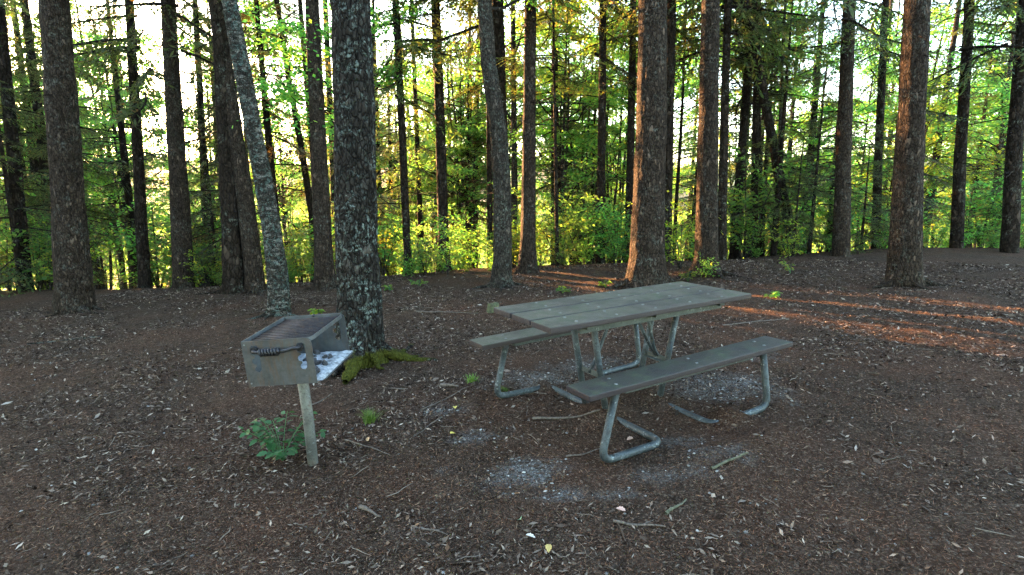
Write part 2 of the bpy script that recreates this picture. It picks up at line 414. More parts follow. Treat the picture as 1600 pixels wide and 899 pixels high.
V += np.stack([x, y, ground_z(x, y)+s*.25], 1)[:, None]
Fq = (IF[None]+(np.arange(len(x))*len(IV))[:, None, None]).reshape(-1, 4)[:, :3]
tag(mk('gravel', V.reshape(-1, 3), Fq, M['gravel']), 'grey gravel showing through the dirt in patches', 'gravel', kind='stuff')
print('litter built', len(x))

# ------------------------------------------------------------------ foliage building blocks
def leaves(C, D, N, L, W):
    S = np.cross(D, N); L = L[:, None]; W = W[:, None]
    V = np.stack([C, C+D*L*.42+S*W*.5-N*W*.12, C+D*L-N*L*.15, C+D*L*.42-S*W*.5-N*W*.12], 1).reshape(-1, 3)
    b = np.arange(len(C))*4
    return V, np.stack([b, b+1, b+2, b+3], 1)
def spruce_limb(L, r, dens=1.):
    """one limb along +x with drooping side twigs set with short needles"""
    wood, ndl = Geo(), Geo()
    n = 8; t = np.linspace(0, 1, n)
    P = np.stack([t*L, .06*L*np.sin(t*3+r.random()*3), -.16*L*t**1.6+.05*L*t**4], 1)
    wood.add(*ring_tube(P, .012*L*(1-t*.85)+.002, 4, False))
    m = int(L/.085*dens)
    for i in range(m):
        u = .12+.88*(i+r.random())/m
        base = np.array([np.interp(u, t, P[:, k]) for k in range(3)])
        for sgn in (-1, 1):
            if r.random() < .12: continue
            l = L*.42*(1-u)**.8*(.6+.6*r.random())+.06; an = sgn*(.85+.35*r.random())
            d = np.array([math.cos(an), math.sin(an), -.25-.3*r.random()]); d /= np.linalg.norm(d)
            k = max(3, int(l/.022)); s = (np.arange(k)+r.random(k))/k
            pts = base+d*l*s[:, None]; pts[:, 2] -= .25*l*s**2
            wood.add(*ring_tube(np.array([base, base+d*l*.5-[0, 0, .06*l], base+d*l-[0, 0, .25*l]]), [.003, .002, .001], 3, False))
            sd = np.cross(d, [0, 0, 1]); sg = np.where(r.random(k) < .5, -1, 1)[:, None]
            D = unit(d*.75+sd*sg*.75+r.normal(0, .25, (k, 3)))
            N = unit(np.array([0, 0, 1.])+r.normal(0, .35, (k, 3)))
            ndl.add(*flakes(pts+D*.02, D, N, .06+.04*r.random(k), .019+.013*r.random(k)))
    return wood, ndl
def Mrot(loc, az, el, sc=1., roll=0.):
    m = Matrix.Translation(loc) @ Matrix.Rotation(az, 4, 'Z') @ Matrix.Rotation(-el, 4, 'Y') @ Matrix.Rotation(roll, 4, 'X') @ Matrix.Scale(sc, 4)
    return np.array(m)
_lr = np.random.default_rng(5)
LIMBS = [spruce_limb(1.0*l, _lr, d) for l, d in ((1.9, 1), (1.5, 1), (1.2, 1.1), (.9, 1.1), (2.2, .8))]
def spruce_crown(h0, h1, rmax, n, r, axis=lambda z: (0, 0), up=.0, gap=0., shape=.8):
    W, Nn = Geo(), Geo()
    for i in range(n):
        u = (i+r.random())/n; z = h0+(h1-h0)*u
        want = rmax*((1-u)**shape*.9+.12)*(.55+.6*r.random())
        if r.random() < gap*(1-u): continue
        li = r.integers(len(LIMBS)); L = (1.9, 1.5, 1.2, .9, 2.2)[li]
        ax = axis(z); m = Mrot((ax[0], ax[1], z), r.random()*2*PI, .25*(u-.45)+r.normal(0, .1)+up, want/L, r.normal(0, .15))
        W.add(*LIMBS[li][0].xf(m)); Nn.add(*LIMBS[li][1].xf(m))
    return W.arr(), Nn.arr()
def dead_twigs(h0, h1, n, r, axis, rad, lmax=1.2):
    out = []
    for i in range(n):
        g = Geo()
        z = h0+(h1-h0)*r.random(); a = r.random()*2*PI; L = lmax*(.15+.85*r.random()**1.6); el = r.normal(-.05, .18)
        ax = axis(z); p0 = np.array([ax[0], ax[1], z])+rad(z)*.7*np.array([math.cos(a), math.sin(a), 0])
        d = np.array([math.cos(a)*math.cos(el), math.sin(a)*math.cos(el), math.sin(el)])
        t = np.linspace(0, 1, 5)
        P = p0+d*L*t[:, None]; P[:, 2] -= .12*L*t**2; P[:, :2] += r.normal(0, .012*L, (5, 2))*t[:, None]
        g.add(*ring_tube(P, (.010*L**.7+.002)*(1-.8*t)+.0012, 4, False))
        for k in range(int(L*7)):
            u = .25+.75*r.random(); b = np.array([np.interp(u, t, P[:, j]) for j in range(3)])
            an = a+(1 if r.random() < .5 else -1)*(.5+.5*r.random()); l = L*.35*(1.1-u)*(.4+r.random())
            e = b+l*np.array([math.cos(an), math.sin(an), r.normal(-.1, .2)])
            g.add(*ring_tube(np.array([b, (b+e)/2+r.normal(0, .01, 3), e]), [.0028, .002, .001], 3, False))
        out.append(g.arr())
    return out
def trunk_geo(P, R, seed, nseg, step_lo, lo_top, rough=.06, flare=None):
    """P, R: centre line and radii from below ground to the top (local to the base)"""
    P = np.asarray(P, float); z = P[:, 2]
    zs = list(np.arange(z[0], min(lo_top, z[-1]), step_lo))+(list(np.arange(-.12, .4, .013)) if flare else [])+list(np.linspace(min(lo_top, z[-1]), z[-1], 14))
    zs = np.unique(np.round(zs, 4))
    cx, cy, rr = np.interp(zs, z, P[:, 0]), np.interp(zs, z, P[:, 1]), np.interp(zs, z, R)
    if len(zs) > 8:
        ker = np.array([1, 2, 3, 2, 1.])/9
        for q in (cx, cy): q[2:-2] = np.convolve(q, ker, 'valid')
    a = np.arange(nseg)*2*PI/nseg
    A, Z = np.meshgrid(a, zs); rad = rr[:, None]*np.ones_like(A)
    rx, ry = np.cos(A)*3, np.sin(A)*3
    rad = rad*(1+rough*fbm(rx*.8+seed, ry*.8, Z*1.5, seed)+rough*.6*fbm(rx*3/.6, ry*3/.6+seed, Z*7, seed+3))
    if flare:
        for (az, amp, width, hgt) in flare:
            d = (A-az+PI) % (2*PI)-PI; zc = np.clip(Z, -.1, None)
            rad = rad+amp*np.exp(-(d/(width*(.6+.8*np.clip(zc/hgt, 0, 1.2))))**2)*(.55*np.exp(-zc/hgt)+.6*np.exp(-zc/(hgt*.3)))
    V = np.stack([cx[:, None]+rad*np.cos(A), cy[:, None]+rad*np.sin(A), Z], 2).reshape(-1, 3)
    n = len(zs); id_ = np.arange(n*nseg).reshape(n, nseg); nb = np.roll(id_, -1, 1)
    Fq = np.stack([id_[:-1].ravel(), nb[:-1].ravel(), nb[1:].ravel(), id_[1:].ravel()], 1)
    return V, Fq

# ------------------------------------------------------------------ the standing trunks one can tell apart
# pts: (px, py, width px) from base upward; Y: distance when the base is hidden
SP = [
 dict(n='spruce_tree', l='big dark lichen-spotted spruce with mossy roots right behind the grill', pts=[(562, 568, 76), (561, 470, 68), (558, 400, 66), (556, 250, 63), (550, 80, 60)], m='bark_lichen', H=17, seg=72, roots=[(-1.85, .10, .35, .22), (-.72, .05, .3, .16), (-.12, .08, .3, .18), (2.6, .06, .4, .15), (-2.7, .07, .4, .12)], rt=[(-1.37, .50, .135), (-1.80, .34, .08), (-.75, .30, .06), (-.10, .66, .075), (.25, .5, .045), (.6, .7, .05), (-2.6, .3, .06), (2.5, .5, .07)], crown=6.5),
 dict(n='spruce_tree', l='stout spruce just behind the picnic table with its left edge sunlit', pts=[(1010, 449, 66), (1012, 400, 54), (1014, 300, 48), (1018, 200, 46), (1019, 60, 44)], m='bark', H=18, seg=56, roots=[(3.4, .09, .5, .2), (-.4, .09, .4, .15), (1.6, .07, .4, .2)], crown=7),
 dict(n='spruce_tree', l='spruce with flared root foot and orange lit left side right of the stout one', pts=[(1103, 431, 44), (1104, 400, 35), (1105, 300, 32), (1107, 200, 30), (1108, 120, 28)], m='bark', H=18, seg=48, roots=[(3.3, .22, .35, .16), (-.15, .12, .3, .12), (-1.3, .08, .3, .12)], crown=7.5),
 dict(n='birch_tree', l='leaning trunk crusted with pale green lichen behind the grill', pts=[(438, 492, 34), (434, 430, 30), (425, 360, 28), (411, 280, 27), (401, 230, 26)], m='bark_birch', H=13, seg=44, roots=[(3.6, .16, .3, .1), (-.5, .08, .3, .12)], crown=0),
 dict(n='spruce_tree', l='dark smooth-sided trunk leaning left beside the lichen-crusted one', pts=[(400, 456, 30), (394, 400, 27), (386, 330, 25), (378, 280, 24)], m='bark', H=16, seg=36, roots=[(-1.2, .08, .4, .12), (3.3, .1, .4, .12)], crown=6.5),
 dict(n='spruce_tree', l='dark trunk at the far left edge of the clearing', pts=[(366, 443, 32), (362, 380, 28), (358, 300, 26)], m='bark_far', H=16, seg=30, roots=[(3.3, .1, .4, .12)], crown=5.5),
 dict(n='spruce_tree', l='straight dark spruce standing just left of the big lichen-spotted one', pts=[(508, 432, 32), (506, 400, 28), (500, 280, 25), (493, 125, 22)], m='bark', H=18, seg=36, roots=[(3.2, .1, .4, .12), (-.3, .08, .4, .12)], crown=7),
 dict(n='maple_tree', l='bark-peeling bowed trunk curving left at the top in front of a darker one', pts=[(783, 448, 34), (785, 400, 29), (785, 300, 27), (778, 200, 26), (764, 105, 24), (757, 5, 22)], m='bark_pale', H=14, seg=44, roots=[(3.4, .1, .4, .1), (-.3, .1, .4, .1), (-1.5, .06, .4, .1)], crown=-1),
 dict(n='spruce_tree', l='dark spruce with orange lit foot standing right of the bowed trunk', pts=[(824, 426, 30), (825, 380, 24), (827, 200, 20), (829, 0, 18)], m='bark', H=18, seg=36, roots=[(3.2, .1, .4, .15), (-.2, .08, .4, .12)], crown=7.5),
 dict(n='spruce_tree', l='dark straight trunk half hidden behind the bowed trunk', pts=[(787, 428, 21), (786, 300, 20), (780, 100, 19), (778, 0, 18)], Y=13., m='bark_far', H=18, seg=24, crown=7),
 dict(n='spruce_tree', l='thin dark trunk just left of the bowed trunk', pts=[(766, 426, 9), (765, 300, 9), (764, 180, 8)], Y=14., m='bark_far', H=12, seg=14, crown=6),
 dict(n='spruce_tree', l='tall dark trunk second to the left of the bowed trunk', pts=[(696, 422, 20), (693, 380, 17), (688, 200, 15.5), (681, 15, 14)], Y=13., m='bark_far', H=18, seg=28, crown=6.5),
 dict(n='spruce_tree', l='slim dark trunk right of the big lichen-spotted spruce with low hanging sprays', pts=[(640, 440, 13), (636, 390, 12), (628, 200, 11.5), (620, 40, 11)], Y=12.6, m='bark_far', H=16, seg=24, crown=5),
 dict(n='spruce_tree', l='faint thin trunk between the two dark slim trunks left of centre', pts=[(658, 400, 9), (655, 300, 8), (650, 180, 7)], Y=19., m='bark_far', H=15, seg=12, crown=5),
 dict(n='maple_tree', l='grey forked trunk behind and between the bowed trunk and the orange-footed spruce', pts=[(802, 420, 11), (804, 300, 10), (802, 80, 8)], Y=17., m='bark_pale', H=14, seg=12, crown=-1),
 dict(n='spruce_tree', l='very thin dark sapling pole left of the straight black trunk', pts=[(871, 432, 7), (870, 360, 6), (866, 120, 4)], Y=12.5, m='bark_far', H=9, seg=12, crown=4.6),
 dict(n='spruce_tree', l='straight black trunk midway between centre and the stout spruce', pts=[(938, 412, 16), (939, 330, 13.5), (941, 150, 12), (942, 25, 11)], Y=14., m='bark_far', H=18, seg=24, crown=6.5),
 dict(n='spruce_tree', l='black trunk just left of the stout spruce', pts=[(981, 400, 13), (984, 300, 12), (988, 100, 11), (989, 40, 10)], Y=14.5, m='bark_far', H=18, seg=24, crown=7),
 dict(n='spruce_tree', l='dark trunk peeping out on the right behind the stout spruce', pts=[(1041, 415, 16), (1043, 300, 15), (1048, 80, 14)], Y=13., m='bark_far', H=18, seg=24, crown=7),
 dict(n='spruce_tree', l='slimmer spruce close on the right of the flared one', pts=[(1126, 417, 18), (1128, 350, 14), (1133, 150, 12)], Y=12.6, m='bark_far', H=17, seg=28, crown=6.5),
 dict(n='spruce_tree', l='dark trunk leaning right behind the clearing edge', pts=[(1147, 400, 15), (1151, 330, 14), (1163, 185, 12)], Y=15., m='bark_far', H=16, seg=24, crown=7),
 dict(n='spruce_tree', l='dark trunk ringed with short dead branch stubs on the right', pts=[(1177, 412, 13), (1178, 330, 11.5), (1180, 215, 10)], Y=14.5, m='bark_far', H=16, seg=24, crown=5.5),
 dict(n='spruce_tree', l='thin reddish trunk beside the one with dead branch stubs', pts=[(1191, 408, 8), (1190, 330, 7), (1187, 230, 6)], Y=15., m='bark_far', H=13, seg=14, crown=6),
 dict(n='spruce_tree', l='thin pale pole left of the trunk at the right edge of the photo', pts=[(1214, 410, 6), (1214, 330, 5.5), (1216, 270, 5)], Y=15, m='bark_pale', H=11, seg=12, crown=6),
 dict(n='spruce_tree', l='dark trunk leaning left at the right edge of the clearing', pts=[(1240, 412, 18), (1231, 340, 16), (1222, 300, 15)], Y=14., m='bark_far', H=16, seg=24, crown=6.5),
 dict(n='spruce_tree', l='slim trunk leaning left with sun behind it at the left', pts=[(492, 400, 12), (488, 340, 11), (474, 250, 10), (459, 165, 9)], Y=15.5, m='bark_far', H=14, seg=16, crown=7),
 dict(n='spruce_tree', l='thin trunk close behind the straight spruce left of the big one', pts=[(500, 420, 10), (492, 280, 9), (480, 140, 8)], Y=16.5, m='bark_far', H=15, seg=16, crown=7),
 dict(n='spruce_tree', l='slender trunk seen just left of the top of the big lichen-spotted spruce', pts=[(527, 420, 10), (521, 280, 10), (513, 110, 9)], Y=20.5, m='bark_far', H=17, seg=16, crown=7.5),
 # the wood goes on to both sides of the round picture
 dict(n='spruce_tree', l='dark trunk near the left side of the frame', pts=[(288, 450, 30), (280, 300, 26), (268, 100, 22)], m='bark', H=17, seg=30, roots=[(3.2, .1, .4, .12)], crown=6.5),
 dict(n='spruce_tree', l='slim black trunk left of the dark trunk near the left side', pts=[(225, 430, 18), (216, 250, 15), (205, 60, 13)], Y=13, m='bark_far', H=17, seg=20, crown=6),
 dict(n='spruce_tree', l='thick mottled spruce close to the left frame border', pts=[(118, 486, 52), (108, 330, 44), (92, 100, 40)], m='bark', H=17, seg=44, roots=[(3.2, .15, .4, .15), (-.6, .12, .4, .12)], crown=6.5),
 dict(n='spruce_tree', l='leaning black trunk at the very left border', pts=[(38, 436, 20), (22, 250, 17), (5, 80, 15)], Y=12.5, m='bark_far', H=17, seg=20, crown=6),
 dict(n='spruce_tree', l='slim trunk between the two dark trunks on the far left', pts=[(325, 425, 11), (318, 260, 10), (310, 100, 9)], Y=16, m='bark_far', H=16, seg=16, crown=6),
 dict(n='spruce_tree', l='dark trunk right of the photo edge among young spruces', pts=[(1312, 416, 26), (1318, 250, 22), (1324, 80, 19)], Y=12.3, m='bark', H=17, seg=30, crown=6.5),
 dict(n='spruce_tree', l='thick spruce in the right part of the frame', pts=[(1412, 446, 48), (1418, 300, 40), (1428, 100, 36)], m='bark', H=18, seg=44, roots=[(3.3, .12, .4, .15), (-.3, .12, .4, .12)], crown=6.5),
 dict(n='spruce_tree', l='slim black trunk between two thicker ones on the right', pts=[(1366, 410, 13), (1372, 250, 12), (1380, 80, 10)], Y=15, m='bark_far', H=17, seg=20, crown=6),
 dict(n='spruce_tree', l='black trunk second from the right border', pts=[(1490, 420, 18), (1500, 250, 16), (1512, 60, 14)], Y=13.5, m='bark_far', H=17, seg=20, crown=6),
 dict(n='spruce_tree', l='dark trunk at the very right border', pts=[(1572, 430, 24), (1584, 250, 21), (1598, 60, 18)], Y=12.5, m='bark_far', H=17, seg=24, crown=6),
]
def decid_crown(h0, h1, spread, nb, nl, r, axis=lambda z: (0, 0), lsize=.085):
    """rising limbs that carry flat layers of leaves"""
    W, Lf = Geo(), Geo()
    for i in range(nb):
        u = (i+r.random())/nb; z = h0+(h1-h0)*.8*u; a = r.random()*2*PI; ax = axis(z)
        L = spread*(.45+.65*r.random())*(1.1-.55*u); rise = .35+.5*r.random()
        t = np.linspace(0, 1, 7); d = np.array([math.cos(a), math.sin(a)])
        P = np.stack([ax[0]+d[0]*L*t, ax[1]+d[1]*L*t, z+L*rise*t**.8], 1); P[1:] += r.normal(0, .04*L, (6, 3))
        W.add(*ring_tube(P, .016*L**.8*(1-.8*t)+.004, 5, False))
        for s in range(5):
            q = .3+.7*r.random(); b = np.array([np.interp(q, t, P[:, k]) for k in range(3)])
            an = a+r.normal(0, 1.0); l = L*(.2+.3*r.random()); e = b+np.array([math.cos(an)*l, math.sin(an)*l, l*r.normal(.15, .2)])
            W.add(*ring_tube(np.array([b, (b+e)/2+r.normal(0, .03, 3), e]), [.006, .004, .002], 3, False))
            k = int(nl/(nb*5)*(.5+r.random())); w = r.random(k)**.7
            C = b+(e-b)*w[:, None]*1.15+np.stack([r.normal(0, l*.32, k), r.normal(0, l*.32, k), r.normal(0, .07, k)], 1)
            aa = r.random(k)*2*PI; D = np.stack([np.cos(aa), np.sin(aa), -.25+r.normal(0, .2, k)], 1); D = unit(D)
            N = np.array([0, 0, 1.])+r.normal(0, .38, (k, 3)); N = unit(N-D*(N*D).sum(1)[:, None])
            LL = lsize*(.6+.8*r.random(k)); Lf.add(*leaves(C, D, N, LL, LL*.58))
    return W.arr(), Lf.arr()
def join(*gs):
    g = Geo()
    for V, Fq in gs: g.add(V, Fq)
    return g.arr()
CROWNS = []
for k in range(5):
    rr_ = np.random.default_rng(900+k); (wv, wf), (nv, nf) = spruce_crown(0, 10, (2.0, 2.4, 1.8, 2.2, 2.6)[k], 62, rr_, gap=(.1, .3, .2, .1, .35)[k], shape=.6)
    a_, b_ = mk('crown', nv, nf, M['spruce']), mk('branch', wv, wf, M['bark_far']); CROWNS.append((a_.data, b_.data)); bpy.data.objects.remove(a_); bpy.data.objects.remove(b_)
TRK = []
for i, s in enumerate(SP):
    if 'Y' in s: Y = s['Y']
    else: Y = float(on_ground(*s['pts'][0][:2])[0][1])
    W3 = [at_y(px, py, Y) for px, py, w in s['pts']]
    B = np.array([W3[0][0][0], Y, 0.]); B[2] = gz(B[0], B[1])
    P = [p-B for p, t in W3]; R = [w/2*t/F_PX for (p, t), (px, py, w) in zip(W3, s['pts'])]
    # straight down from the lowest known point into the soil, then on upward past the last one
    if P[0][2] > .05: P.insert(0, np.array([P[0][0], 0, 0.])); R.insert(0, R[0]*1.15); off = P[0][0]
    P[0] = np.array([P[0][0], 0, 0.])
    P.insert(0, P[0]-np.array([0, 0, .35])); R.insert(0, R[0]*1.1)
    top = P[-1]; d = (P[-1]-P[-2])/(P[-1][2]-P[-2][2]); H = s['H']
    for q in (.33, .66, 1.):
        z = top[2]+(H-top[2])*q; P.append(np.array([top[0]+d[0]*(z-top[2])*(1-.35*q), 0, z])); R.append(R[-1]*(.80 if q < 1 else .35))
    P = np.array(P)
    ax = (lambda P: lambda z: (float(np.interp(z, P[:, 2], P[:, 0])), float(np.interp(z, P[:, 2], P[:, 1]))))(P)
    rd = (lambda P, R: lambda z: float(np.interp(z, P[:, 2], R)))(P, R)
    root = empty(s['n'], B); tag(root, s['l'], 'tree', 'trees standing round the clearing')
    near = Y < 11.5
    TRK.append((B[0], B[1], B[2], R[2])); 
    V, Fq = trunk_geo(P, R, i*3+1, s['seg'], .035 if near else .09, 5.5, .10 if near else .08, s.get('roots'))
    mk('trunk', V, Fq, M[s['m']], root, True)
    r = np.random.default_rng(100+i)
    if near:
        for (az, ln, rr0) in s.get('rt', [(q[0]+r.normal(0, .15), .35+.5*r.random(), R[1]*(.14+.1*r.random())) for q in s.get('roots', [])]+[(r.random()*6.28, .3+.3*r.random(), R[1]*.13) for q in range(2)]):
            t_ = np.linspace(0, 1, 16); dd = R[1]*.62+(ln)*t_; wob = np.cumsum(r.normal(0, .16, 16))*.28
            gxr = dd*np.cos(az+wob*t_); gyr = dd*np.sin(az+wob*t_); gzr = ground_z(B[0]+gxr, B[1]+gyr)-B[2]
            rr_ = rr0*(1-.85*t_)*(1+.18*r.normal(0, 1, 16)*t_)
            hh_ = gzr+rr_*.35+(rr0*3.)*np.exp(-t_*ln/(.10+rr0*.6))-.012*t_+.012*np.sin(t_*9+az)*t_
            mk('root', *ring_tube(np.stack([gxr, gyr, hh_], 1), rr_, 12), M[s['m']], root, True)
    if s['crown'] > 0:
        h0 = s['crown'] if near else max(3.9, s['crown']-1.6)
        for dv, df in dead_twigs(1.5 if Y > 12 else 3.0, h0+1.5, 14 if near else 34, r, ax, rd, .7 if near else 1.3): mk('dead_branch', dv, df, M['bark_far'], root)
        k = i % len(CROWNS); nv, wv = CROWNS[k]
        c = bpy.data.objects.new('crown', nv); COL.objects.link(c); c.parent = root
        q = h0+.4*(H-h0); c.location = (ax(q)[0], 0, h0); c.rotation_euler = (0, 0, r.random()*6.28); c.scale = (.85, .85, (H-h0)/10.)
        w_ = bpy.data.objects.new('branch', wv); COL.objects.link(w_); w_.parent = c
    else:
        (wv, wf), (lv, lf) = decid_crown(4.4 if near else 4.0, H, 2.2, 16, 5200, r, ax, .11)
        mk('branch', wv, wf, M['bark_pale'], root); mk('crown', lv, lf, M['leaf'], root)
print('trunks built')

# ------------------------------------------------------------------ background trees: prototypes, then copies
def proto_spruce(seed, H, h0, rmax, n, rust=False, gap=.25, shape=.8):
    r = np.random.default_rng(seed); root = empty('spruce_tree', (0, 0, 0))
    lean = r.normal(0, .015, 2); ax = lambda z: (lean[0]*z, lean[1]*z)
    P = np.array([[ax(z)[0], ax(z)[1], z] for z in (-.4, 0, H*.3, H*.6, H)]); R = np.array([.013, .0125, .009, .006, .001])*H
    mk('trunk', *trunk_geo(P, R, seed, 10, .5, H*.6, .08), M['bark_far'], root, True)
    (wv, wf), (nv, nf) = spruce_crown(h0, H, rmax, n, r, ax, gap=gap, shape=shape)
    dt = dead_twigs(.8, h0+1, 22, r, ax, lambda z: .08, 1.2) if h0 > 2 else []
    mk('branch', *join(*dt, (wv, wf)), M['bark_far'], root)
    mk('crown', nv, nf, M['spruce_sun_tint' if rust else 'spruce'], root)
    return root
def proto_decid(seed, H, h0, spread, nb, nl, yel=False, forks=2, rad=.008):
    r = np.random.default_rng(seed); root = empty('broadleaf_tree', (0, 0, 0)); g = Geo(); Lg = Geo(); Wg = Geo()
    for k in range(forks):
        ln = r.normal(0, .05, 2)*(1 if forks > 1 else .5)
        z = np.linspace(-.4, H*(.8+.2*r.random()), 9); w = r.normal(0, .05, (9, 2)).cumsum(0)*.6
        P = np.stack([ln[0]*z+w[:, 0]*(z > 0), ln[1]*z+w[:, 1]*(z > 0), z], 1)
        g.add(*ring_tube(P, (H*rad*(1-.8*np.linspace(0, 1, 9))+.008)/(1+.25*(forks-1)), 8, False))
        ax = lambda q, P=P: (float(np.interp(q, P[:, 2], P[:, 0])), float(np.interp(q, P[:, 2], P[:, 1])))
        a, b = decid_crown(h0, P[-1][2], spread, nb//forks, nl//forks, r, ax, .115); Wg.add(*a); Lg.add(*b)
    mk('trunk', *g.arr(), M['bark_far' if seed % 2 else 'bark_pale'], root, True)
    mk('branch', *Wg.arr(), M['bark_far'], root); mk('crown', *Lg.arr(), M['leaf_yel' if yel else 'leaf'], root)
    return root
def proto_bush(seed, H, ns, nl, mat='leaf', ls=.07):
    r = np.random.default_rng(seed); root = empty('bush', (0, 0, 0)); W, Lf = Geo(), Geo()
    for i in range(ns):
        a = r.random()*2*PI; h = H*(.5+.5*r.random()); out = H*.5*r.random(); t = np.linspace(0, 1, 6)
        P = np.stack([math.cos(a)*out*t**1.3, math.sin(a)*out*t**1.3, h*t-.05], 1)+r.normal(0, .02, (6, 3))*t[:, None]
        W.add(*ring_tube(P, .009*(1-.8*t)*H**.5+.0015, 4, False))
        for s in range(8):
            q = .2+.8*r.random(); b = np.array([np.interp(q, t, P[:, k]) for k in range(3)]); an = r.random()*2*PI; l = H*(.12+.2*r.random())
            e = b+np.array([math.cos(an)*l, math.sin(an)*l, l*r.normal(.25, .2)]); W.add(*ring_tube(np.array([b, e]), [.004, .0015], 3, False))
            k = int(nl/(ns*8)); w = r.random(k)
            C = b+(e-b)*w[:, None]+np.stack([r.normal(0, .07, k), r.normal(0, .07, k), r.normal(0, .03, k)], 1)
            aa = an+r.normal(0, 1.1, k); D = unit(np.stack([np.cos(aa), np.sin(aa), -.3+r.normal(0, .2, k)], 1))
            N = np.array([0, 0, 1.])+r.normal(0, .35, (k, 3)); N = unit(N-D*(N*D).sum(1)[:, None])
            LL = ls*(.6+.8*r.random(k)); Lf.add(*leaves(C, D, N, LL, LL*.55))
    mk('stem', *W.arr(), M['bark_pale'], root); mk('foliage', *Lf.arr(), M[mat], root)
    return root
KINDS = {
 'spruce': [proto_spruce(201, 15, 2.5, 2.4, 85), proto_spruce(202, 17, 3.5, 2.6, 85, gap=.35), proto_spruce(203, 13, 2., 2.3, 80, gap=.4)],
 'rust': [proto_spruce(211, 9, 1.6, 2.0, 80, True, .35), proto_spruce(212, 11, 2.2, 2.1, 80, True, .4)],  # brown spruces, needles tinted orange as if sun struck the tips
 'young': [proto_spruce(221, 4.2, .3, 1.35, 44, False, .1), proto_spruce(222, 2.8, .15, 1.1, 36, False, .05), proto_spruce(223, 6.5, .8, 1.6, 50, False, .2)],
 'decid': [proto_decid(231, 14, 3.6, 2.9, 34, 11000), proto_decid(232, 12, 3.0, 2.6, 33, 9500, False, 3), proto_decid(233, 15, 5., 3.1, 34, 11000, False, 1), proto_decid(234, 10, 2.2, 2.3, 28, 8000, False, 2)],
 'yellow': [proto_decid(241, 9, 1.8, 2.2, 26, 7000, True, 2), proto_decid(242, 12, 3.0, 2.6, 30, 9000, True, 3)],
 'pole': [proto_decid(251, 13, 7., 2.2, 18, 5000, False, 1, .0045), proto_decid(252, 13, 6.5, 2.3, 20, 5500, True, 2, .005)],
 'bush': [proto_bush(261, 1.8, 6, 620, 'leaf', .095), proto_bush(262, 2.6, 6, 900, 'leaf', .10), proto_bush(263, 1.3, 6, 460, 'leaf', .085), proto_bush(264, 2.0, 5, 480, 'leaf_yel', .095)],
}
LAB = {'spruce': ('dark spruce in the wood %s', 'tree'), 'rust': ('sparse brown spruce with sun-orange tint %s', 'tree'), 'young': ('bushy young spruce %s', 'tree'),
       'decid': ('green broadleaf tree in the wood %s', 'tree'), 'yellow': ('yellow green backlit broadleaf tree %s', 'tree'),
       'pole': ('slender bare-stemmed broadleaf pole %s', 'tree'), 'bush': ('leafy bush at the brow of the clearing %s', 'bush')}
GRP = {'spruce': 'spruces in the wood beyond the brow', 'rust': 'sun-tinted spruces beyond the brow', 'young': 'young spruces in the understory', 'decid': 'broadleaf trees beyond the brow',
       'yellow': 'yellow green trees beyond the brow', 'pole': 'slender poles beyond the brow', 'bush': 'bushes along the brow'}
ZONES = [(-9e9, 350, 'far left of the grill'), (350, 470, 'behind the lichen-crusted trunk'), (470, 560, 'behind the big spruce'), (560, 640, 'just right of the big spruce'), (640, 740, 'behind the slim trunks left of centre'),
         (740, 830, 'behind the bowed trunk'), (830, 900, 'right of the orange-footed spruce'), (900, 985, 'behind the straight black trunk'), (985, 1060, 'behind the stout spruce'), (1060, 1125, 'behind the flared spruce'), (1125, 1250, 'behind the clearing\'s right end'), (1250, 9e9, 'far right of the table')]
used = set()
# openings through which the low sun reaches single trunks and spots on the ground
SUNV = np.array([math.sin(math.radians(-41)), math.cos(math.radians(-41))]); SUNT = math.tan(math.radians(8.))
TARG = [np.array(q) for q in ((1.95, 9.5, .5), (1.95, 9.5, 1.7), (1.95, 9.5, 3.0), (3.38, 10.3, 1.7), (.1, 11.7, 1.2), (.1, 11.7, 2.), (1.95, 9.5, 1.2), (1.95, 9.5, 2.3), (3.38, 10.3, .8), (3.38, 10.3, 2.6), (.1, 11.7, .5), (1.2, 9.8, .05), (1.8, 10.2, .05), (.45, 5.9, 0), (-.25, 2.85, 0), (-.10, 2.75, 0), (4.9, 10.8, .2))]
_x = 0
for i_ in (1, 2, 8):
    x_, y_, z_, r_ = TRK[i_]
    for zz in (.4, 1., 1.6, 2.2, 2.8, 3.4): TARG.append(np.array([x_-r_*.95, y_, z_+zz]))
SHAPE = {'spruce': (2., 1.2, 15), 'rust': (1.6, .6, 10), 'young': (1.2, 0, 4.5), 'decid': (2.4, 3, 13), 'yellow': (1.9, 2, 11), 'pole': (1.6, 6, 13), 'bush': (.75, 0, 1.9)}
def blocks(kind, x, Y, sc):
    rad, lo, hi = SHAPE[kind]; g0 = gz(x, Y)
    for T in TARG:
        d = np.array([x, Y])-T[:2]; a = float(d@SUNV)
        if a < .8: continue
        perp = abs(d[0]*SUNV[1]-d[1]*SUNV[0]); z = T[2]+a*SUNT-g0
        if perp < .3 and -.3 < z < hi*sc: return True
        if perp < rad*sc*(.9 if T[2] > .3 else .3)+.10 and lo*sc-.3 < z < hi*sc+.2: return True
    return False
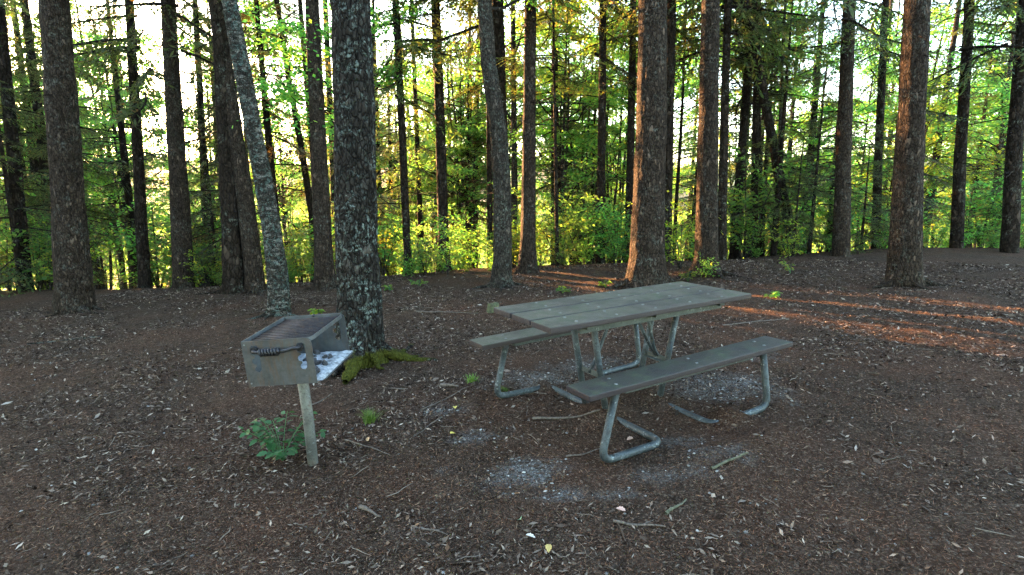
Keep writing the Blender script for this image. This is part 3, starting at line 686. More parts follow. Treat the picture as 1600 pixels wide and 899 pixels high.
def put(kind, px, Y, sc=1., r=rng, k=None):
    for att in range(14):
        x = (px-800)/F_PX*Y*1.012
        if not blocks(kind, x, Y, sc): break
        px += r.normal(0, 16); Y += r.normal(0, .25) if Y < 15 else r.normal(0, 1.5); Y = max(Y, 11.5)
        if kind == 'bush': sc *= .9
    else:
        if Y > 14: return None
    ps = KINDS[kind]; k = r.integers(len(ps)) if k is None else k; p = ps[k]
    x = (px-800)/F_PX*Y*1.012
    if (kind, k) in used: o = copy_tree(p)
    else: o = p; used.add((kind, k))
    o.location = (x, Y, gz(x, Y)); o.rotation_euler = (0, 0, r.random()*2*PI); o.scale = (sc,)*3
    z = [z[2] for z in ZONES if z[0] <= px < z[1]][0]
    l, c = LAB[kind]; tag(o, l % z, c, GRP[kind])
    if kind == 'young' : o.name = 'young_spruce'
    return o
rb = np.random.default_rng(77)
# bushes along the brow
for px in np.linspace(20, 1590, 58):
    if 1130 < px < 1240 and rb.random() < .5: continue
    if rb.random() < .6: put('bush', px+rb.normal(0, 14), 12.3+.1*(px-800)/80+.5*rb.random(), .3+.2*rb.random(), rb, 2)
    put('bush', px+rb.normal(0, 12), 12.5+.1*(px-800)/80+rb.random()*2.2, .45+.5*rb.random(), rb)
for px, Y, s, k in [(700, 11.6, .75, 0), (735, 11.9, .7, 2), (665, 11.8, .85, 2), (640, 11.4, .55, 2), (1062, 11.3, .95, 3), (1075, 12.2, .9, 3), (720, 12.4, .9, 0), (1105, 9.9, .45, 2), (600, 12.6, .9, 1), (900, 12.9, .9, 1), (960, 12.8, .8, 0), (925, 13.2, .9, 0), (1230, 11.8, .6, 3), (465, 12.4, .9, 3), (480, 13.2, .9, 3)]:
    put('bush', px, Y, s, rb, k)
# second rank and wood on the falling slope
def rank(kind, n, y0, y1, s0, s1, x0=-60, x1=1660):
    for i in range(n):
        put(kind, x0+(x1-x0)*(i+rb.random())/n, y0+(y1-y0)*rb.random(), s0+(s1-s0)*rb.random(), rb)
rank('bush', 34, 14.5, 19, .9, 1.35)
rank('bush', 10, 13.2, 16, .8, 1.2, 590, 1000)
rank('yellow', 6, 17, 26, .7, 1.0)
rank('decid', 8, 16, 24, .7, .95, 560, 1000)
rank('young', 6, 14.5, 19, .8, 1.2, 560, 960)
rank('young', 6, 13.5, 18, .8, 1.2, 20, 320)
rank('spruce', 5, 14, 22, .8, 1., -60, 330)
rank('spruce', 9, 9, 20, .9, 1.1, -1300, -150)  # unseen spruces left of the frame, added to block the low sun
rank('spruce', 3, 15.5, 24, .75, .95, 560, 900)
rank('decid', 18, 16, 27, .7, 1.0)
rank('pole', 14, 18, 30, .8, 1.1)
rank('pole', 7, 17, 26, .8, 1.1, 860, 1090)
rank('decid', 20, 27, 48, 1., 1.4)
rank('yellow', 9, 25, 42, .9, 1.3)
rank('spruce', 9, 17, 28, .8, 1.0)
rank('spruce', 9, 30, 55, 1.0, 1.4)
rank('decid', 10, 20, 40, 1., 1.3)
rank('decid', 16, 10, 22, .8, 1.1, -1500, -60)  # broadleaf trees out of view on the left, put in to shade the ground
rank('bush', 14, 10, 14, .8, 1.2, -1100, -60)  # bushes beyond the left border, added as sun blockers
for px, Y, s, kd, k in [(740, 17.5, .95, 'rust', 0), (440, 15.5, 1., 'rust', 1), (725, 17, .8, 'young', 2),
                        (1235, 12.6, .65, 'young', 0), (1205, 13.8, 1., 'young', 2), (1165, 16, 1., 'young', 2), (1260, 13.4, 1., 'young', 0), (1185, 17.5, 1.2, 'young', 2), (1290, 14.5, 1.1, 'young', 2), (1340, 13.2, 1., 'young', 1), (1400, 14, 1.1, 'young', 2),
                        (340, 14, 1., 'young', 0), (395, 15, .9, 'young', 2), (855, 15.8, .8, 'young', 2), (1150, 21, .8, 'spruce', 2), (1250, 20, .9, 'spruce', 0), (1560, 14, 1, 'young', 0), (150, 14, .9, 'young', 0)]:
    put(kd, px, Y, s, rb, k)
for ps in KINDS.values():
    for k, p in enumerate(ps):
        pass
# far wood on the valley side: one mass
r = np.random.default_rng(9); n = 90000
y = 55+130*r.random(n)**1.2; x = (r.random(n)-.5)*2*y*1.05
hh = 8+4*(vnoise(x*.16, y*.16, 0, 4)+1)*.8; z = ground_z(x, y)+hh*(1-r.random(n)**2*.75)
D = unit(r.normal(0, 1, (n, 3))); N = unit(np.cross(D, r.normal(0, 1, (n, 3)))); L = .35+.4*r.random(n)
V, Fq = flakes(np.stack([x, y, z], 1), D, N, L, L*.7)
tag(mk('far_wood', V, Fq, M['leaf']), 'hazy green wood filling the valley behind the trunks', 'wood', kind='stuff')
print('background built')
#@@PART2
# ------------------------------------------------------------------ more materials
def mat_plank(name, edge=(.022, .017, .018), top=(.084, .077, .063)):
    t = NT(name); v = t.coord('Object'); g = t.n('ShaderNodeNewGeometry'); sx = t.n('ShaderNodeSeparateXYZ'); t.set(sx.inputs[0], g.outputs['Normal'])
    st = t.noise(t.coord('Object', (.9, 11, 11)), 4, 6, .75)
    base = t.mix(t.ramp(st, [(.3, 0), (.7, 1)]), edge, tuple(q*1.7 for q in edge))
    w = t.noise(v, 5, 6, .7); f = t.noise(v, 70, 4, .8)
    tc = t.mix(t.ramp(st, [(.3, .25), (.7, .8)]), tuple(q*.30 for q in top), tuple(q*1.25 for q in top))
    tc = t.mix(t.ramp(w, [(.44, 0), (.62, .75)]), tc, (.048, .066, .036))          # algae bloom
    tc = t.mix(t.ramp(f, [(.55, 0), (.75, .6)]), tc, (.105, .115, .10))
    tc = t.mix(t.ramp(t.noise(v, 2.2, 5, .7), [(.47, 0), (.62, .8)]), tc, (.034, .029, .027))
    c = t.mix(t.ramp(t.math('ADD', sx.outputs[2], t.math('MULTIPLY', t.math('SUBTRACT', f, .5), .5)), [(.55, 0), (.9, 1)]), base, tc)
    t.pbsdf(c, t.ramp(w, [(.3, .42), (.7, .68)]), normal=t.bump(t.math('ADD', st, t.math('MULTIPLY', f, .6)), .6, .006), spec=.28)
    return t.m
def mat_galv(name, a=(.024, .033, .038), b=(.072, .090, .098), dark=(.008, .009, .010), rust=.0):
    t = NT(name); v = t.coord('Object')
    n = t.noise(v, 9, 5, .7); f = t.noise(v, 75, 4, .8)
    c = t.mix(t.ramp(n, [(.35, 0), (.65, 1)]), a, b)
    c = t.mix(t.ramp(f, [(.52, 0), (.64, .8)]), c, dark)
    c = t.mix(t.ramp(t.noise(v, 22, 4, .75), [(.58, 0), (.64, .6)]), c, (.24, .28, .29))
    if rust: c = t.mix(t.math('MULTIPLY', t.ramp(t.noise(v, 6, 5, .8), [(.5, 0), (.66, 1)]), rust), c, (.13, .065, .03))
    t.pbsdf(c, t.ramp(n, [(.3, .5), (.7, .75)]), .35, normal=t.bump(f, .3, .002))
    return t.m
def mat_steel(name, a, b, rust=.5, metal=.4, rough=.55):
    t = NT(name); v = t.coord('Object'); n = t.noise(v, 8, 6, .75); f = t.noise(v, 60, 4, .7)
    c = t.mix(t.ramp(n, [(.35, 0), (.65, 1)]), a, b)
    st = t.noise(t.coord('Object', (5, 5, 1)), 7, 5, .7)
    c = t.mix(t.math('MULTIPLY', t.ramp(st, [(.48, 0), (.66, 1)]), rust), c, (.10, .055, .03))
    c = t.mix(t.ramp(f, [(.6, 0), (.75, .4)]), c, tuple(q*1.8 for q in b))
    t.pbsdf(c, t.ramp(f, [(.3, rough-.1), (.7, rough+.15)]), metal, normal=t.bump(f, .25, .0015))
    return t.m
def mat_plain(name, c1, c2, rough=.8, scale=20, metal=0., bump=.3):
    t = NT(name); v = t.coord('Object'); n = t.noise(v, scale, 5, .7)
    t.pbsdf(t.mix(t.ramp(n, [(.35, 0), (.65, 1)]), c1, c2), rough, metal, normal=t.bump(n, bump, .004)); return t.m
M['plank'] = mat_plank('weathered_plank'); M['bench'] = mat_plank('weathered_bench_plank', (.017, .013, .015), (.040, .036, .034))
M['galv'] = mat_galv('galvanised_tube'); M['galv_dark'] = mat_galv('green_grey_channel', (.04, .052, .05), (.08, .096, .092), (.02, .024, .024))  # channels are green-grey steel
M['bolt'] = mat_plain('bolt_zinc', (.10, .11, .11), (.22, .23, .23), .45, 90, .6)
M['bracket'] = mat_plain('dark_bracket', (.015, .017, .022), (.05, .055, .07), .6, 40, .2)
M['grillplate'] = mat_steel('weathered_grill_steel', (.044, .046, .047), (.092, .095, .097), .6)
M['grillin'] = mat_steel('grill_inner_steel', (.04, .046, .052), (.085, .098, .105), .25)
M['grate'] = mat_steel('sooty_grate_steel', (.016, .014, .016), (.06, .048, .05), .5, .5, .45)
M['handle'] = mat_plain('black_handle_iron', (.008, .008, .010), (.03, .03, .035), .45, 50, .4)
M['ash'] = mat_plain('ash_crust', (.07, .08, .09), (.40, .43, .46), .9, 30)
M['coal'] = mat_plain('charcoal', (.008, .008, .009), (.045, .045, .05), .8, 60)
M['post'] = mat_galv('grill_post_steel', (.085, .09, .085), (.17, .18, .17), (.035, .035, .035), .4)
M['stick'] = mat_plain('dead_stick_bark', (.03, .022, .017), (.13, .105, .085), .9, 55, 0, .8)
M['stickmoss'] = mat_plain('mossy_stick_bark', (.035, .042, .018), (.12, .11, .075), .9, 22, 0, .8)
M['stump'] = mat_plain('stump_wood', (.025, .024, .012), (.07, .08, .03), .9, 25, 0, .8)

# ------------------------------------------------------------------ picnic table
troot = empty('picnic_table', (TX0, TY0, gz(TX0, TY0)))
tag(troot, 'weathered grey green plank picnic table with attached benches on galvanised bent tubes', 'picnic table')
Torig = Vector(troot.location)
def piece_M(p): return Matrix.Translation(Vector(p[:3])-Torig) @ Euler(p[3:6], 'XYZ').to_matrix().to_4x4()
def bolt_bm(M4, x, y, r=.011):
    b = bmesh.new(); bmesh.ops.create_uvsphere(b, u_segments=12, v_segments=8, radius=r)
    bmesh.ops.scale(b, vec=(1, 1, .38), verts=b.verts); bmesh.ops.translate(b, vec=(x, y, .001), verts=b.verts)
    return b
def put_part(name, bm, mat, M4, parent, sm=False):
    o = mkb(name, bm, mat, parent, sm); o.matrix_local = M4; return o
top = [.849, 3.994, .844, .010, -.020, .548, 1.871, .693]
MT = piece_M(top); L, W = top[6:8]; pw = (W-.034)/3
for k in range(3):
    y = (k-1)*(pw+.017)
    pl = put_part('tabletop_plank', box_bm((L+(.004, -.003, .0)[k], pw, .038), (0, y, -.019), .006, 3), M['plank'], MT, troot)
    bx = [(-.66, .06), (-.66, -.06), (-.33, .06), (-.33, -.06), (.02, .06), (.02, -.06), (.36, .06), (.36, -.06), (.70, .06), (.70, -.06)]
    for j, (x, dy) in enumerate(bx):
        o = mkb('bolt', bolt_bm(None, x+.05*(k-1), y+dy), M['bolt'], pl, True)
for x in (-.60, -.0, .66):                 # cleats across the planks
    put_part('cleat', box_bm((.05, W-.09, .03), (x, 0, -.0555), .003), M['galv_dark'], MT, troot)
for y in (-.245, .245):
    bm = box_bm((1.36, .006, .062), (.04, y, -.073), .001, 1); box_bm((1.36, .045, .005), (.04, y+(.0255 if y < 0 else -.0255), -.0415), .001, 1, bm)
    put_part('angle_rail', bm, M['galv_dark'], MT, troot)
near_b = [1.184, 3.573, .508, -.024, -.042, .517, 1.845, .235]; far_b = [.506, 4.695, .504, -.016, -.045, .533, 1.839, .237]
for bp, lab in ((near_b, 'near bench seat plank'), (far_b, 'far bench seat plank')):
    MB = piece_M(bp)
    s = put_part('bench_seat', box_bm((bp[6], bp[7], .038), (0, 0, -.019), .007, 3), M['bench' if lab[0] == 'n' else 'plank'], MB, troot); s['label'] = lab
    for x in (-.66, .02, .70):
        for dy in (-.05, .055): mkb('bolt', bolt_bm(None, x+dy*.3, dy), M['bolt'], s, True)
    put_part('seat_channel', box_bm((1.18, .075, .045), (0, 0.0, -.0615), .003), M['galv_dark'], MB, troot)
    for x in (-.66, .68):
        bm = box_bm((.16, .085, .006), (x, 0, -.0415), .001, 1); box_bm((.05, .055, .045), (x, 0, -.067), .004, 2, bm)
        put_part('seat_bracket', bm, M['bracket'], MB, troot)
def tw(x, y, z):                           # table frame -> local of the root, z above the tilted table plane
    return np.array([TX0+x*math.cos(TY)-y*math.sin(TY), TY0+x*math.sin(TY)+y*math.cos(TY), z+.038*x-.017*y])-np.array(Torig)
def tube(name, pts, r, d=.0, mat='galv', n=16, parent=troot):
    P = fillet(pts, d) if d else np.array(pts, float)
    return mkb(name, tube_bm(P, [r]*len(P), n), M[mat], parent, True)
RT = .0245
for sx_, xt, xb, xc, xn in ((-1, -.645, -.765, -.262, -.66), (1, .70, .775, .245, .70)):
    zc = .016
    pts = [tw(xt, -.672, .455), tw(xb, -.69, .03), tw(xc, -.69 if sx_ < 0 else -.665, .026 if sx_ < 0 else .004), tw(xc, .645, zc), tw(xb, .67, .022), tw(xn, .675, .455)]
    tube('tube_frame', pts, RT, .10)
for sx_ in (-1, 1):
    for y in (-.125, .125):
        tube('tabletop_leg', [tw(sx_*.262 if sx_ < 0 else .25, y, .0), tw(sx_*.42, y, .79)], .0235)
        bm = box_bm((.055, .055, .07), (0, 0, 0), .004); o = mkb('leg_bracket', bm, M['bracket'], troot); o.location = tw(sx_*.425, y, .775); o.rotation_euler = (0, sx_*.2, TY)
    xb = sx_*.325
    bm = box_bm((.008, .27, .04), (0, 0, 0), .001, 1); box_bm((.035, .27, .006), (-sx_*.0175, 0, -.019), .001, 1, bm)
    o = mkb('leg_tie', bm, M['galv_dark'], troot); o.location = tw(xb, 0, .33); o.rotation_euler = (0, 0, TY)
    for y in ((-.03, .035) if sx_ > 0 else (.0,)):
        tube('brace', [tw(sx_*.34, y*.4, .325), tw(sx_*.285, y*.5, .40), tw(sx_*.10, y*3, .80)], .0135, .05)

# ------------------------------------------------------------------ park grill
gb = np.array([-1.264, 3.344, 0.]); gb[2] = gz(gb[0], gb[1]); groot = empty('park_grill', gb)
tag(groot, 'square steel charcoal grill with open side leaning on a single pipe post', 'grill')
GM = Matrix.Translation(Vector((-1.283, 3.296, .550))-groot.location) @ Euler((.045, -.079, -.046), 'XYZ').to_matrix().to_4x4()
ga, gbb, gH = .3985, .55, .268; th = .0045
def rrect(w, h, rad, corners):             # outline with rounded top corners; origin at lower left
    out = []
    for (cx, cy, a0, on) in ((0, 0, 180, 0), (w, 0, 270, 0), (w, h, 0, corners[1]), (0, h, 90, corners[0])):
        if not on or rad == 0: out.append((cx, cy)); continue
        ox = cx+(rad if cx == 0 else -rad); oy = cy+(rad if cy == 0 else -rad)
        for k in range(9):
            an = math.radians(a0+90*k/8); out.append((ox+rad*math.cos(an), oy+rad*math.sin(an)))
    return out
def slot(u0, flip=1):                      # height-adjusting slot: smooth on one side, three notches on the other
    v = lambda u, w: (u0+flip*u, gH*w)
    right = [(.030, .90), (.040, .86), (.040, .45), (.036, .36), (.024, .31)]
    left = [(.006, .33), (-.002, .37), (.002, .42), (.013, .45), (.010, .49), (-.006, .51), (-.010, .56), (-.004, .61), (.011, .63), (.009, .68), (-.008, .70), (-.012, .76), (-.010, .84), (.0, .90)]
    return [v(*q) for q in right+left]
def put_g(name, bm, mat, sm=False, parent=groot): return put_part(name, bm, mat, GM, parent, sm)
for nm, yy in (('side_plate', -gbb/2), ('side_plate', gbb/2)):
    o = put_g(nm, plate_bm(rrect(ga, gH, .038, (0, 1)), [slot(.055), slot(.318)], th, lambda u, v, w, yy=yy: Vector((u-ga/2, yy+w, v))), M['grillplate' if yy < 0 else 'grillin'])
put_g('back_plate', plate_bm(rrect(gbb-.006, gH, 0, (0, 0)), [], th, lambda u, v, w: Vector((-ga/2+w+.001, u-gbb/2+.003, v))), M['grillin'])
fl = [(-ga/2+.004, -gbb/2+.004), (ga/2-.01, -gbb/2+.004), (ga/2+.035, -gbb/2+.05), (ga/2+.035, gbb/2-.03), (ga/2+.01, gbb/2-.004), (-ga/2+.004, gbb/2-.004)]
put_g('firebox_floor', plate_bm(fl, [], th, lambda u, v, w: Vector((u, v, .006+w))), M['grillin'])
rb2 = np.random.default_rng(3); nn = 26
gx_, gy_ = np.meshgrid(np.linspace(-ga/2+.006, ga/2+.028, nn), np.linspace(-gbb/2+.012, gbb/2-.012, nn))
ed = np.minimum(np.minimum(gx_-gx_.min(), gx_.max()-gx_), np.minimum(gy_-gy_.min(), gy_.max()-gy_))
gzv = .009+np.clip(ed*.5, 0, .012)*(1+.9*fbm(gx_*30, gy_*30, 0, 8))
# flat skirt tucked just above the plate
Va = np.stack([gx_.ravel(), gy_.ravel(), gzv.ravel()], 1); ia = np.arange(nn*nn).reshape(nn, nn)
o = mk('ash_layer', Va, np.stack([ia[:-1, :-1].ravel(), ia[:-1, 1:].ravel(), ia[1:, 1:].ravel(), ia[1:, :-1].ravel()], 1), M['ash'], groot, True); o.matrix_local = GM
GW = Matrix.Translation(groot.location) @ GM
for k in range(16):                        # charcoal lumps lying on the ash
    bm = bmesh.new(); bmesh.ops.create_icosphere(bm, subdivisions=2, radius=1)
    s = .011+.010*rb2.random()
    for v in bm.verts:
        q = 1+.35*float(vnoise(v.co.x*1.7+k*9, v.co.y*1.7, v.co.z*1.7, k)); v.co = Vector((v.co.x*s*1.3*q, v.co.y*s*q, v.co.z*s*.75*q))
    o = mkb('charcoal_lump', bm, M['coal'], None, False)
    o.location = GW @ Vector((ga/2*(-.15+1.1*rb2.random()), -gbb/2+.07+rb2.random()*(gbb-.12), .028)); o.rotation_euler = (rb2.random(), rb2.random(), rb2.random()*6)
    tag(o, 'black charcoal lump on the pale ash inside the open grill', 'charcoal', 'charcoal lumps on the grill floor')
gr = empty('cooking_grate', (0, 0, 0)); gr.parent = groot; gr.matrix_local = GM
zg = gH-.020
for k in range(15):
    y = -gbb/2+.022+(gbb-.044)*k/14
    mkb('grate_bar', tube_bm(np.array([(-ga/2+.012, y, zg), (0, y, zg-.001), (ga/2-.012, y, zg)]), [.0046]*3, 8), M['grate'], gr, True)
def flatbar(pts, h, t):                    # upright flat bar following a path
    P = fillet(pts, .04, 6); bm = bmesh.new(); rows = []
    for i, p in enumerate(P):
        d = P[min(i+1, len(P)-1)]-P[max(i-1, 0)]; d /= np.linalg.norm(d); s = np.array([d[1], -d[0], 0])*t/2
        rows.append([bm.verts.new(p+s+np.array([0, 0, q*h/2])) for q in (-1, 1)]+[bm.verts.new(p-s+np.array([0, 0, q*h/2])) for q in (1, -1)])
    for a, b in zip(rows[:-1], rows[1:]):
        for j in range(4): bm.faces.new((a[j], a[(j+1) % 4], b[(j+1) % 4], b[j]))
    bm.faces.new(rows[0]); bm.faces.new(rows[-1][::-1]); return bm
e = .006
mkb('grate_rim', flatbar([(-ga/2+.01, gbb/2-.012, zg+e), (ga/2-.004, gbb/2-.012, zg+e), (ga/2-.004, -gbb/2+.012, zg+e), (-ga/2+.01, -gbb/2+.012, zg+e)], .022, .005), M['grillin'], gr)
# handle outside the near plate with a spring coil grip
hz = gH*.80; y0 = -gbb/2; x1, x2 = -ga/2+.072, -ga/2+.336
hP = [(x1+.0, y0+.06, hz), (x1, y0-.035, hz), (x1+.05, y0-.042, hz-.006), (x2-.07, y0-.042, hz-.004), (x2-.03, y0-.036, hz+.008), (x2, y0-.03, hz+.006), (x2, y0+.06, hz+.004)]
h = mkb('handle', tube_bm(fillet(hP, .02, 5), [.0095]*len(fillet(hP, .02, 5)), 12), M['handle'], gr, True)
tt = np.linspace(0, 1, 170); a = tt*2*PI*6.5
cP_ = np.stack([x1+.045+.115*tt, y0-.042+.0155*np.cos(a), hz-.005+.0155*np.sin(a)], 1)
mkb('coil_grip', tube_bm(cP_, [.0075]*170, 8), M['handle'], h, True)
for x in (x1, x2):
    b = bmesh.new(); bmesh.ops.create_cone(b, segments=20, radius1=.021, radius2=.021, depth=.008, cap_ends=True); bmesh.ops.rotate(b, matrix=Matrix.Rotation(PI/2, 3, 'X'), verts=b.verts); bmesh.ops.translate(b, vec=(x, y0-.010, hz), verts=b.verts)
    mkb('washer', b, M['handle'], h)
for x, z in ((-ga/2+.018, gH-.02), (-ga/2+.02, .02)):
    b = bmesh.new(); bmesh.ops.create_uvsphere(b, u_segments=10, v_segments=6, radius=.005); bmesh.ops.translate(b, vec=(x, y0-.004, z), verts=b.verts); put_g('rivet', b, M['bolt'], True)
b = bmesh.new(); bmesh.ops.create_uvsphere(b, u_segments=14, v_segments=8, radius=.011); bmesh.ops.translate(b, vec=(0, gbb/2-.01, gH-.004), verts=b.verts); put_g('pivot_bolt', b, M['handle'], True)
top_l = GM @ Vector((-.005, -.02, 0))
mkb('post', tube_bm(np.array([(0, 0, -.3), tuple(top_l*.5), tuple(top_l-Vector((0, 0, .012)))]), [.0325]*3, 28), M['post'], groot, True)
put_g('mounting_collar', box_bm((.13, .13, .008), (-.005, -.02, -.006), .002, 1), M['grillplate'])

# ------------------------------------------------------------------ small plants
def lobed_leaf(L, W, r, n=9):
    """soft-toothed leaf fan, folded along the midrib"""
    out = []; t = np.linspace(0, 1, n)
    prof = np.sin(PI*t**.8)**.8*W/2*(1+.16*np.where(np.arange(n) % 2, 1, -1))
    mid = [np.array([q*L, 0, -.10*L*q*q]) for q in t]
    lf = [np.array([q*L, p, .18*p-.10*L*q*q]) for q, p in zip(t, prof)]; rt = [np.array([q*L, -p, .18*p-.10*L*q*q]) for q, p in zip(t, prof)]
    V = np.array(mid+lf+rt); F = []
    for i in range(n-1): F += [(i, i+1, n+i+1, n+i), (i, 2*n+i, 2*n+i+1, i+1)]
    return V, np.array(F)
def leafy_plant(px, py, H, spread, nst, seed, label, cat='plant', mat='plant', ls=.085, group=None, name='leafy_plant'):
    r = np.random.default_rng(seed); P0, _ = on_ground(px, py); P0[2] = gz(P0[0], P0[1]); root = empty(name, P0); tag(root, label, cat, group)
    W, Lf = Geo(), Geo()
    for i in range(nst):
        a = r.random()*2*PI; t = np.linspace(0, 1, 7); h = H*(.5+.5*r.random()); o = spread*(.3+.7*r.random())
        P = np.stack([math.cos(a)*o*t**1.2, math.sin(a)*o*t**1.2, h*(t-.25*t**3)-.01], 1); W.add(*ring_tube(P, .0028*(1-.6*t)+.0006, 5, False))
        for s in range(9):
            q = .3+.7*(s+r.random())/9; b = np.array([np.interp(q, t, P[:, k]) for k in range(3)]); an = a+(1 if s % 2 else -1)*(.7+.5*r.random())
            l = ls*(.65+.5*r.random()); pe = b+.35*l*np.array([math.cos(an), math.sin(an), .15])
            W.add(*ring_tube(np.array([b, pe]), [.0012, .0009], 3, False))
            m = Mrot(tuple(pe), an, -.12+r.normal(0, .18), 1, r.normal(0, .3)); V, F = lobed_leaf(l, l*.62, r); Lf.add(V@m[:3, :3].T+m[:3, 3], F)
    mk('stem', *W.arr(), M['plant'], root); mk('foliage', *Lf.arr(), M[mat], root); return root
leafy_plant(442, 720, .40, .30, 15, 1, 'bright green leafy sapling in front of the foot of the grill post', 'sapling', name='sapling', ls=.058)
for px, py, H, l, mt in [(1203, 466, .16, 'small green seedling on the dirt above the right end of the near bench', 'leaf'), (945, 449, .16, 'small yellow-leaved seedling left of the stout spruce', 'leaf_yel'), (880, 458, .14, 'low green seedling above the far edge of the tabletop', 'leaf'),
                         (655, 447, .22, 'low green sapling in front of the slim dark trunk', 'leaf'), (610, 455, .14, 'tiny seedling right of the big lichen-spotted spruce', 'leaf'), (498, 494, .16, 'yellow-leaved sprig behind the top of the grill', 'leaf_yel'), (1075, 440, .25, 'yellow sprig at the foot of the flared spruce', 'leaf_yel'), (1235, 428, .4, 'bright low shrub at the right end of the clearing', 'leaf_yel')]:
    leafy_plant(px, py, H, H*.8, 5, px, l, 'seedling', mt, .07, 'seedlings dotted over the clearing', 'seedling')
def tuft(px, py, n, h, label, seed):
    r = np.random.default_rng(seed); P0, _ = on_ground(px, py); g = Geo()
    for i in range(n):
        a = r.random()*2*PI; l = h*(.5+.6*r.random()); o = l*(.2+.8*r.random()); t = np.linspace(0, 1, 5); s = r.normal(0, .02, 2)
        C = np.stack([s[0]+math.cos(a)*o*t**1.5, s[1]+math.sin(a)*o*t**1.5, l*(t-.35*t**3)-.004], 1); w = .0019*(1-t)**.6+.0003
        sd = np.array([-math.sin(a), math.cos(a), 0]); V = np.concatenate([C-sd*w[:, None], C+sd*w[:, None]]); g.add(V, [(k, k+1, 6+k, 5+k) for k in range(4)])
    V, F = g.arr(); o = mk('grass_tuft', V, F, M['grass']); o.location = (P0[0], P0[1], gz(P0[0], P0[1])); tag(o, label, 'grass', 'grass tufts'); return o
tuft(578, 660, 170, .13, 'bright green grass tuft in the dirt right of the grill post', 1)
tuft(738, 597, 90, .10, 'grass tuft just left of the far bench leg', 2)
tuft(787, 612, 50, .06, 'small grass tuft inside the bend of the far bench leg', 3)
# ------------------------------------------------------------------ sticks, stump, single leaves, roots of the clearing
def stick(p0, p1, r0, label, seed, mat='stick', fork=False):
    r = np.random.default_rng(seed); A, _ = on_ground(*p0); B, _ = on_ground(*p1); n = 12; t = np.linspace(0, 1, n)
    P = A+(B-A)*t[:, None]; L = np.linalg.norm(B-A); sd = np.array([-(B-A)[1], (B-A)[0], 0])/L
    P += sd*(np.cumsum(r.normal(0, .010, n))*L*.6)[:, None]; P[:, 2] = ground_z(P[:, 0], P[:, 1])+r0*.7+.010*np.abs(np.sin(t*3+seed))
    O = P[0].copy(); R = r0*(1-.55*t)*(1+.15*r.normal(0, 1, n)); g = Geo(); g.add(*ring_tube(P-O, R, 8))
    if fork:
        k = n//2; d = unit((P[k+1]-P[k])+sd*L*.07); q = np.linspace(0, 1, 5); F2 = P[k]-O+d*L*.3*q[:, None]; g.add(*ring_tube(F2, r0*.45*(1-.6*q), 6))
    V, F = g.arr(); o = mk('fallen_stick', V, F, M[mat], None, True); o.location = O; tag(o, label, 'stick', 'larger sticks on the ground'); return o
stick((832, 658), (938, 645), .012, 'long straight stick on the dirt left of the near bench end', 1)
stick((958, 818), (1040, 829), .008, 'thin pale forked stick in the lower right foreground', 2, fork=True)
stick((1112, 735), (1168, 710), .010, 'mossy broken branch right of the near bench leg', 3, 'stickmoss')
stick((1040, 808), (1072, 785), .009, 'green mossed stick in the lower right corner of the clearing', 4, 'stickmoss')
stick((658, 643), (731, 607), .006, 'thin crooked stick left of the far bench leg', 5)
stick((688, 604), (716, 607), .016, 'short thick brown bark piece left of the far bench leg', 6)
stick((563, 797), (596, 812), .013, 'short splintered wood piece in the lower left foreground', 7)
stick((884, 716), (938, 704), .006, 'thin twig touching the bend of the near bench leg', 8)
stick((655, 828), (700, 838), .006, 'small crooked stick in the bottom foreground', 9, fork=True)
stick((540, 690), (610, 712), .007, 'grey stick on the dirt right of the grill post foot', 10)
stick((478, 640), (520, 618), .008, 'stick behind the grill post', 11)
stick((650, 488), (745, 492), .010, 'pale thin branch on the slope left of the table', 12)
stick((1130, 510), (1230, 500), .009, 'thin branch on the dirt above the right end of the near bench', 13, fork=True)
stick((690, 655), (640, 690), .005, 'thin twig by the yellow leaf', 14)
P0, _ = on_ground(770, 487); r = np.random.default_rng(8); a = np.arange(26)*2*PI/26
def ringz(rad, z): return np.stack([rad*np.cos(a)*(1+.1*np.sin(3*a+1)+.05*np.sin(7*a)), rad*np.sin(a)*(1+.1*np.sin(3*a+1)), z+.012*np.sin(2*a)+0*a], 1)
V = np.concatenate([ringz(.10, -.05), ringz(.085, .04), ringz(.078, .10), ringz(.07, .115), ringz(.03, .108), ringz(.001, .105)]); F = [(i*26+j, i*26+(j+1) % 26, (i+1)*26+(j+1) % 26, (i+1)*26+j) for i in range(5) for j in range(26)]
o = mk('tree_stump', V, F, M['stump'], None, True); o.location = (P0[0], P0[1], gz(P0[0], P0[1])); tag(o, 'small moss-topped stump just beyond the left corner of the tabletop', 'stump')
def one_leaf(px, py, l, col, label, seed):
    r = np.random.default_rng(seed); P0, _ = on_ground(px, py); V, F = lobed_leaf(l, l*.6, r)
    V[:, 2] += .25*np.abs(V[:, 1]); V[:, 0] -= l/2
    t = NT('fallen_leaf_colour'); v = t.coord(); t.pbsdf(t.mix(t.noise(v, 60, 4), tuple(q*.7 for q in col), col), .6)
    o = mk('fallen_leaf', V, F, t.m, None, True); o.location = (P0[0], P0[1], gz(P0[0], P0[1])+.018); o.rotation_euler = (r.normal(0, .25), r.normal(0, .25), r.random()*6); tag(o, label, 'leaf', 'single fallen leaves'); return o
one_leaf(708, 681, .055, (.62, .50, .10), 'bright yellow fallen leaf on grey gravel, nearest the camera of two', 1)
one_leaf(711, 640, .055, (.58, .46, .10), 'yellow fallen leaf just above the brighter one', 2)
one_leaf(812, 817, .055, (.20, .36, .20), 'green fallen leaf at the bottom foreground', 3)
one_leaf(829, 843, .05, (.60, .55, .47), 'pale cream fallen leaf at the bottom foreground', 4)
one_leaf(970, 802, .05, (.50, .30, .24), 'pinkish fallen leaf above the forked stick', 5)
one_leaf(808, 777, .045, (.45, .28, .18), 'tan fallen leaf under the pale gravel patch', 6)
